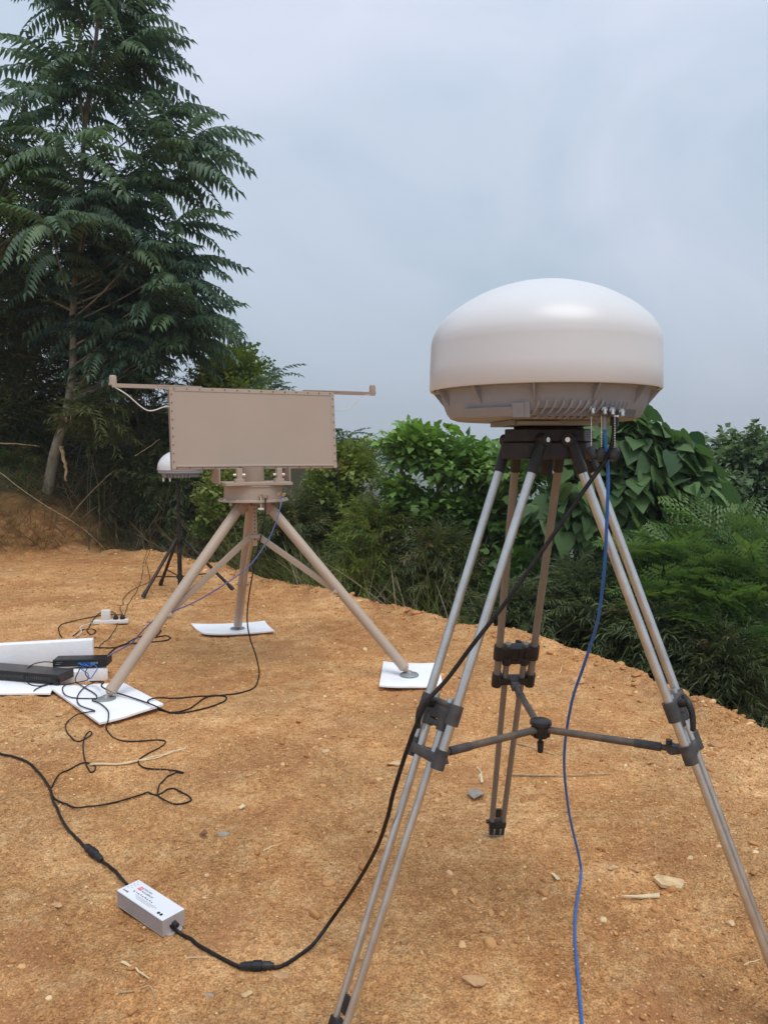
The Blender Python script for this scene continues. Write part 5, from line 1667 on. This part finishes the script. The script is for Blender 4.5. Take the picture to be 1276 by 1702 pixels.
foam('white foam pad under the far foot of the panel stand', gc((318, 1040), (340, 1056), (457, 1051), (440, 1035)), .004, .030, curl=(.014, .012))
foam('white foam pad under the right foot of the panel stand', gc((637, 1100), (630, 1140), (736, 1140), (728, 1102)), .004, .026, curl=(.004, .010))
# foam under and behind the boxes
foam('white foam sheet under the flat black rack box', gc((-60, 1122), (-20, 1150), (84, 1150), (95, 1128)), .004, .028)
def block(label, p_right_front, ang, L_, W, Ht, name='foam_block', cat='foam block'):
    a = Vector(p_right_front)
    d = Vector((-math.cos(ang), -math.sin(ang), 0)); t = Vector((math.sin(ang), -math.cos(ang), 0)) * -1
    mb = MB(); rot = Matrix((d, t, Vector((0, 0, 1)))).transposed()
    mb.box(a + d * L_ / 2 + t * W / 2 + Vector((0, 0, Ht / 2)), (L_, W, Ht), rot, .009)
    return tag(mb.build(name, M['foam'], angle=50), label, cat)
pr = gp(155, 1091, .096)
block('long white foam block standing behind the black boxes', (pr.x, pr.y, H(pr.x, pr.y)), R(14), .85, .075, .205)
pk = gp(180, 1128, .0)
block('short white foam block propping up the small black network switch', (pk.x, pk.y, H(pk.x, pk.y)), R(26), .30, .12, .082)

# ------------------------------------------------------------------ rack box and network switch
def rack():
    z0 = .046; ht = .054
    A = gp(98, 1136, z0); B = gp(0, 1117, z0)
    d = Vector((-.97, .25, 0)).normalized()
    t = Vector((-d.y, d.x, 0))
    if t.y < 0: t = -t
    Lw, Dp = .66, .15
    root = empty('rack_box', A, math.atan2(d.y, d.x), 'flat black rack mount box with slotted front lying on white foam', 'equipment box')
    rot = Matrix((d, t, Vector((0, 0, 1)))).transposed()
    b = MB(); b.box(A + d * Lw / 2 + t * Dp / 2 + Vector((0, 0, ht / 2)), (Lw, Dp, ht), rot, .002); b.build('case', M['rack_metal'], root, smooth=False)
    b = MB(); b.box(A + d * Lw / 2 - t * .003 + Vector((0, 0, ht / 2)), (Lw + .0, .006, ht), rot, .001); fp = b.build('front_panel', M['vent_black'], root, smooth=False)
    b = MB()
    for i in range(26):
        b.box(A + d * (.05 + i * .015) - t * .0065 + Vector((0, 0, ht * .45)), (.009, .002, .018), rot)
    b.build('vent_slots', M['grey_plastic'], fp, smooth=False)
    b = MB(); b.box(A + d * .006 - t * .001 + Vector((0, 0, -.006)), (.012, .03, ht + .018), rot, .002); b.build('mounting_ear', M['black_metal'], root, smooth=False)
rack()
def switch():
    z0 = .085; A = gp(88, 1109, z0 + .003); B = gp(179, 1107, z0 + .003)
    d = (B - A); d.z = 0; Lw = d.length; d.normalize(); t = Vector((-d.y, d.x, 0)); Dp = .115; ht = .046
    A.z = z0 + .003
    root = empty('network_switch', A, math.atan2(d.y, d.x), 'small black network switch with a row of ports lying on the white foam block', 'network switch')
    rot = Matrix((d, t, Vector((0, 0, 1)))).transposed()
    def Q(u, v, z): return A + d * u + t * v + Vector((0, 0, z))
    b = MB(); b.box(Q(Lw / 2, Dp / 2, ht / 2), (Lw, Dp, ht), rot, .002); b.build('case', M['black_metal'], root, smooth=False)
    b = MB(); b.box(Q(Lw / 2, -.001, ht / 2), (Lw - .004, .003, ht - .004), rot); fr = b.build('front_panel', M['vent_black'], root, smooth=False)
    for i in range(8):
        b = MB(); u = Lw * .48 + i * .0165; b.box(Q(u, -.0032, ht * .5), (.0135, .002, .013), rot); b.build('port', M['port_blue'] if i < 5 else M['plate_grey'], fr, smooth=False)
    b = MB()
    for i in range(5): b.box(Q(Lw * .08 + i * .008, -.0032, ht * .68), (.005, .001, .003), rot)
    b.box(Q(Lw * .10, -.0032, ht * .42), (.03, .001, .003), rot)
    b.build('printed_marks', M['ink_grey'], fr, smooth=False)
switch()
def strip_():
    A = gp(155, 1042); B = gp(213, 1040); z = max(H(A.x, A.y), H(B.x, B.y)) + .003
    d = (B - A); d.z = 0; Lw = d.length; d.normalize(); t = Vector((-d.y, d.x, 0)); A.z = z
    root = empty('power_strip', A, math.atan2(d.y, d.x), 'white power strip on the clay with a white adapter and black plugs in it', 'power strip')
    rot = Matrix((d, t, Vector((0, 0, 1)))).transposed()
    def Q(u, v, z): return A + d * u + t * v + Vector((0, 0, z))
    b = MB(); b.box(Q(Lw / 2, .028, .017), (Lw, .055, .034), rot, .007); b.build('body', M['white_plastic'], root)
    b = MB(); b.box(Q(Lw * .36, .028, .078), (.075, .045, .085), rot, .008); b.box(Q(Lw * .36, .028, .036), (.05, .035, .01), rot, .002)
    ad = b.build('adapter', M['white_plastic'], root)
    for u in (.64, .83):
        b = MB(); p = Q(Lw * u, .028, .034); b.lathe([(.020, 0), (.021, .018), (.014, .032), (.006, .045), (0, .045)], 14, Matrix.Translation(p)); b.build('plug', M['black_plastic'], root)
strip_()

# ------------------------------------------------------------------ small dome on the black stand
def small_dome():
    f = [gp(238, 994), gp(267, 972), gp(388, 981)]
    c = sum(f, Vector()) / 3; c.x = at(298, 900, c.y).x; c.z = H(c.x, c.y)
    zt = at(298, 798, c.y).z
    st = empty('black_stand', c, 0, 'thin black tripod stand with a single pole behind the flat panel', 'stand')
    hz = at(298, 895, c.y).z; lo = at(298, 958, c.y).z
    b = MB(); b.cyl((c.x, c.y, .06), (c.x, c.y, hz + .08), .024, n=16); b.cyl((c.x, c.y, hz + .07), (c.x, c.y, zt), .0185, n=16); b.build('pole', M['black_metal'], st)
    b = MB(); b.cyl((c.x, c.y, hz - .03), (c.x, c.y, hz + .03), .038, n=16); b.cyl((c.x, c.y, hz + .06), (c.x, c.y, hz + .11), .029, n=16); b.cyl((c.x + .03, c.y - .01, hz + .0), (c.x + .065, c.y - .02, hz), .012, n=10); b.build('collar', M['black_plastic'], st)
    b = MB(); b.cyl((c.x, c.y, lo - .025), (c.x, c.y, lo + .01), .034, n=16); b.build('lower_collar', M['black_plastic'], st)
    for p in f:
        p.z = H(p.x, p.y) + .012
        d = (p - c); d.z = 0; d.normalize()
        A = Vector((c.x, c.y, hz)) + d * .035
        b = MB(); b.tube([A, A.lerp(p, .5), p], [.017, .017, .017], 12); leg = b.build('leg', M['black_metal'], st)
        b = MB(); b.cyl(p - (p - A).normalized() * .07, p, .021, .024, 12); b.build('rubber_foot', M['black_plastic'], leg)
        q = A.lerp(p, .66); e = Vector((c.x, c.y, lo)) + d * .03
        b = MB(); b.cyl(e, q, .007, n=8); b.build('brace', M['black_metal'], st)
    zb = zt
    root = empty('small_dome_antenna', (c.x, c.y, zb), 0, 'small white dome antenna half hidden behind the tan panel, on the black stand', 'antenna')
    Rr = 37 / FPX * c.y; T_ = Matrix.Translation((c.x + .03, c.y, 0)); z1 = at(298, 781, c.y).z
    prof = [(Rr - .01, z1), (Rr, z1), (Rr, z1 + .02)] + [(Rr * math.cos(a) , z1 + .02 + .19 * math.sin(a)) for a in [i * R(90) / 14 for i in range(1, 15)]]
    b = MB(); b.lathe(prof, 48, T_); b.build('dome', M['gelcoat'], root, angle=50)
    b = MB(); b.lathe([(Rr - .005, z1 - .001), (Rr - .005, z1 - .03), (Rr - .04, z1 - .04), (Rr - .05, z1 - .075), (0, z1 - .075)], 48, T_); bh = b.build('base_housing', M['cast_grey'], root, angle=30)
    for i in range(8):
        b = MB(); a = R(-120) + i * R(10); p = Vector((c.x + .03 + math.cos(a) * (Rr - .035), c.y + math.sin(a) * (Rr - .035), z1 - .06)); b.box(p, (.02, .006, .04), Matrix.Rotation(a, 3, 'Z')); b.build('cooling_fin', M['cast_grey'], bh, smooth=False)
    for px in (272, 283):
        b = MB(); p = at(px, 794, c.y - .13); b.cyl(p, p + Vector((0, 0, -.04)), .013, n=10); b.build('connector', M['steel'], bh)
small_dome()

# ------------------------------------------------------------------ thin cables round the equipment
GC = 'thin black cables looped on the clay'
Ls = pfeet[0]
cable('cable', 'thin black cable running over the near foam pad and down the clay in wide loops', 'cable',
      [(137, 1106, 'z.115'), (130, 1118, 'z.085'), (126, 1132, 'z.050'), (140, 1142, 'z.046'), (158, 1153, 'z.046'), (161, 1160, 'z.046'), (154, 1164, 'z.046'), (168, 1170, 'z.046'), (180, 1182, 'z.046'), (180, 1198, 'z.046'), (177, 1212), (190, 1226), (215, 1232), (262, 1229), (275, 1232), (268, 1240), (240, 1256), (230, 1268), (242, 1280), (280, 1282), (305, 1287), (290, 1287), (270, 1297), (262, 1312), (270, 1328), (292, 1336), (314, 1333), (317, 1328), (300, 1314), (282, 1309), (262, 1315), (235, 1318), (190, 1333), (135, 1343), (108, 1340), (90, 1326), (82, 1306)], .0036, 'cable_black', group=GC)
cable('cable', 'thin black cable with two small loops joining the thick input cable', 'cable',
      [(172, 1136, 'z.10'), (158, 1134, 'z.060'), (140, 1143, 'z.046'), (129, 1158, 'z.046'), (133, 1172, 'z.046'), (157, 1181, 'z.046'), (150, 1183, 'z.046'), (128, 1188, 'z.030'), (111, 1205), (112, 1222), (126, 1233), (140, 1233), (152, 1224), (152, 1218), (146, 1220), (140, 1232), (139, 1250), (144, 1272), (152, 1285), (159, 1280), (155, 1271), (138, 1270), (115, 1277), (98, 1288), (86, 1303)], .0036, 'cable_black', group=GC)
cable('cable', 'thin black cable curling over the edge of the flat rack box', 'cable',
      [(100, 1103, 'z.11'), (75, 1100, 'z.11'), (52, 1106, 'z.105'), (41, 1122, 'z.085'), (48, 1136, 'z.040'), (68, 1140, 'z.036'), (96, 1133, 'z.040'), (72, 1140, 'z.038'), (58, 1147, 'z.036'), (60, 1155), (80, 1155)], .0034, 'cable_black', group=GC)
cable('cable', 'thin black cable drooping from the network switch onto the near foam pad', 'cable',
      [(150, 1105, 'z.115'), (142, 1118, 'z.075'), (146, 1130, 'z.045'), (118, 1136, 'z.045'), (105, 1142, 'z.045'), (108, 1154, 'z.045'), (125, 1160, 'z.045'), (158, 1161, 'z.045')], .0034, 'cable_black', group=GC)
cable('cable', 'short dark blue patch cable plugged into the network switch', 'cable',
      [(140, 1103, 'z.11'), (136, 1112, 'z.095'), (146, 1119, 'z.075'), (150, 1128, 'z.05'), (158, 1118, 'z.075'), (162, 1110, 'z.09'), (155, 1104, 'z.11')], .0034, 'cable_blue')
cable('cable', 'blue patch cable tangled in front of the network switch ports', 'cable',
      [(132, 1102, 'z.115'), (138, 1106, 'z.10'), (148, 1106, 'z.10'), (156, 1102, 'z.115'), (150, 1108, 'z.10'), (142, 1104, 'z.115')], .0036, 'cable_blue')
cable('cable', 'black cable hanging from the tan turntable and lying in a long flat loop', 'cable',
      [(441, 828, pc.y - .22), (441, 850, pc.y - .24), (434, 890, pc.y - .26), (423, 940, pc.y - .27), (414, 990, pc.y - .29), (411, 1030, pc.y - .32), (416, 1062, pc.y - .35), (426, 1092, pc.y - .36), (431, 1120), (424, 1139), (400, 1149), (365, 1154), (300, 1159), (262, 1160, 'z.045'), (246, 1166, 'z.046'), (264, 1178), (295, 1184), (340, 1176), (372, 1164), (375, 1156), (355, 1154), (338, 1160), (315, 1176), (285, 1183), (268, 1178, 'z.03'), (250, 1170, 'z.048'), (215, 1158, 'z.050'), (180, 1147, 'z.07'), (169, 1140, 'z.10'), (172, 1133, 'z.11'), (150, 1133, 'z.06')], .0046, 'cable_black', sub=9)
cable('cable', 'violet blue cable sagging from the tan turntable past the near leg to the network switch', 'cable',
      [(470, 824, pc.y - .20), (466, 842, pc.y - .26), (458, 870, pc.y - .3), (444, 900, pc.y - .34), (415, 940, pc.y - .4), (375, 970, pc.y - .46), (325, 1000, pc.y - .5), (280, 1019, pc.y - .52), (255, 1032, pc.y - .5), (236, 1050, pc.y - .42), (222, 1066, pc.y - .4), (205, 1077, pc.y - .42), (179, 1091, pc.y - .45)], .0042, 'cable_violet')
cable('cable', 'black cable coil lying behind the near leg of the panel stand', 'cable',
      [(155, 1080), (185, 1079), (205, 1075), (225, 1066), (240, 1062), (262, 1055), (268, 1056), (258, 1062), (240, 1066), (270, 1062), (284, 1063), (276, 1069), (240, 1071), (212, 1073), (192, 1080), (178, 1092)], .005, 'cable_black', group=GC)
cable('cable', 'black cable looping up from the power strip and down to the long foam block', 'cable',
      [(192, 1020, 'z.09'), (186, 1017, 'z.05'), (172, 1018), (160, 1027), (150, 1044), (145, 1054), (152, 1060), (160, 1056), (156, 1050), (146, 1049), (134, 1052), (122, 1061)], .0045, 'cable_black', group=GC)
cable('cable', 'black cable bending widely left from the power strip to the long foam block', 'cable',
      [(202, 1022, 'z.07'), (180, 1025), (150, 1030), (112, 1038), (99, 1046), (99, 1055), (104, 1063)], .0045, 'cable_black', group=GC)
cable('cable', 'white cable between the power strip and the long foam block', 'cable', [(157, 1040), (146, 1042), (134, 1046), (136, 1055), (128, 1062)], .004, 'cable_white')
cable('cable', 'thin brown cable running from the power strip towards the network switch', 'cable', [(198, 1030, 'z.04'), (194, 1044), (190, 1055), (178, 1067), (166, 1078)], .0036, 'cable_brown', group=GC)
cable('cable', 'thin brown cable rising from the power strip to the small dome', 'cable',
      [(206, 1026, 'z.05'), (214, 1005), (226, 985), (236, 960), (240, 935), (248, 905, 8.9), (262, 860, 8.6), (272, 805, 8.1)], .0036, 'cable_brown')
cable('cable', 'second thin brown cable with a small kink rising to the small dome', 'cable',
      [(205, 1022, 'z.05'), (200, 1012), (206, 1008), (205, 998), (214, 985), (232, 975), (249, 966), (247, 950), (243, 935), (256, 900, 8.9), (272, 850, 8.6), (283, 805, 8.1)], .0036, 'cable_brown')

gravel()

# ------------------------------------------------------------------ haze
def haze():
    me = bpy.data.meshes.new('haze')
    x0, x1, y0, y1, z0, z1 = -1100, 1100, -60, 1300, -60, 60
    vs = [(x, y, z) for x in (x0, x1) for y in (y0, y1) for z in (z0, z1)]
    me.from_pydata(vs, [], [(0, 1, 3, 2), (4, 6, 7, 5), (0, 4, 5, 1), (2, 3, 7, 6), (0, 2, 6, 4), (1, 5, 7, 3)])
    m = bpy.data.materials.new('haze'); m.use_nodes = True
    nt = m.node_tree; nt.nodes.clear()
    o = nt.nodes.new('ShaderNodeOutputMaterial'); v = nt.nodes.new('ShaderNodeVolumePrincipled')
    v.inputs['Color'].default_value = (.9, .93, .97, 1); v.inputs['Density'].default_value = .0012
    nt.links.new(v.outputs[0], o.inputs['Volume'])
    me.materials.append(m)
    tag(link('haze', me), kind='stuff', label='pale haze over the valley', cat='haze')
haze()
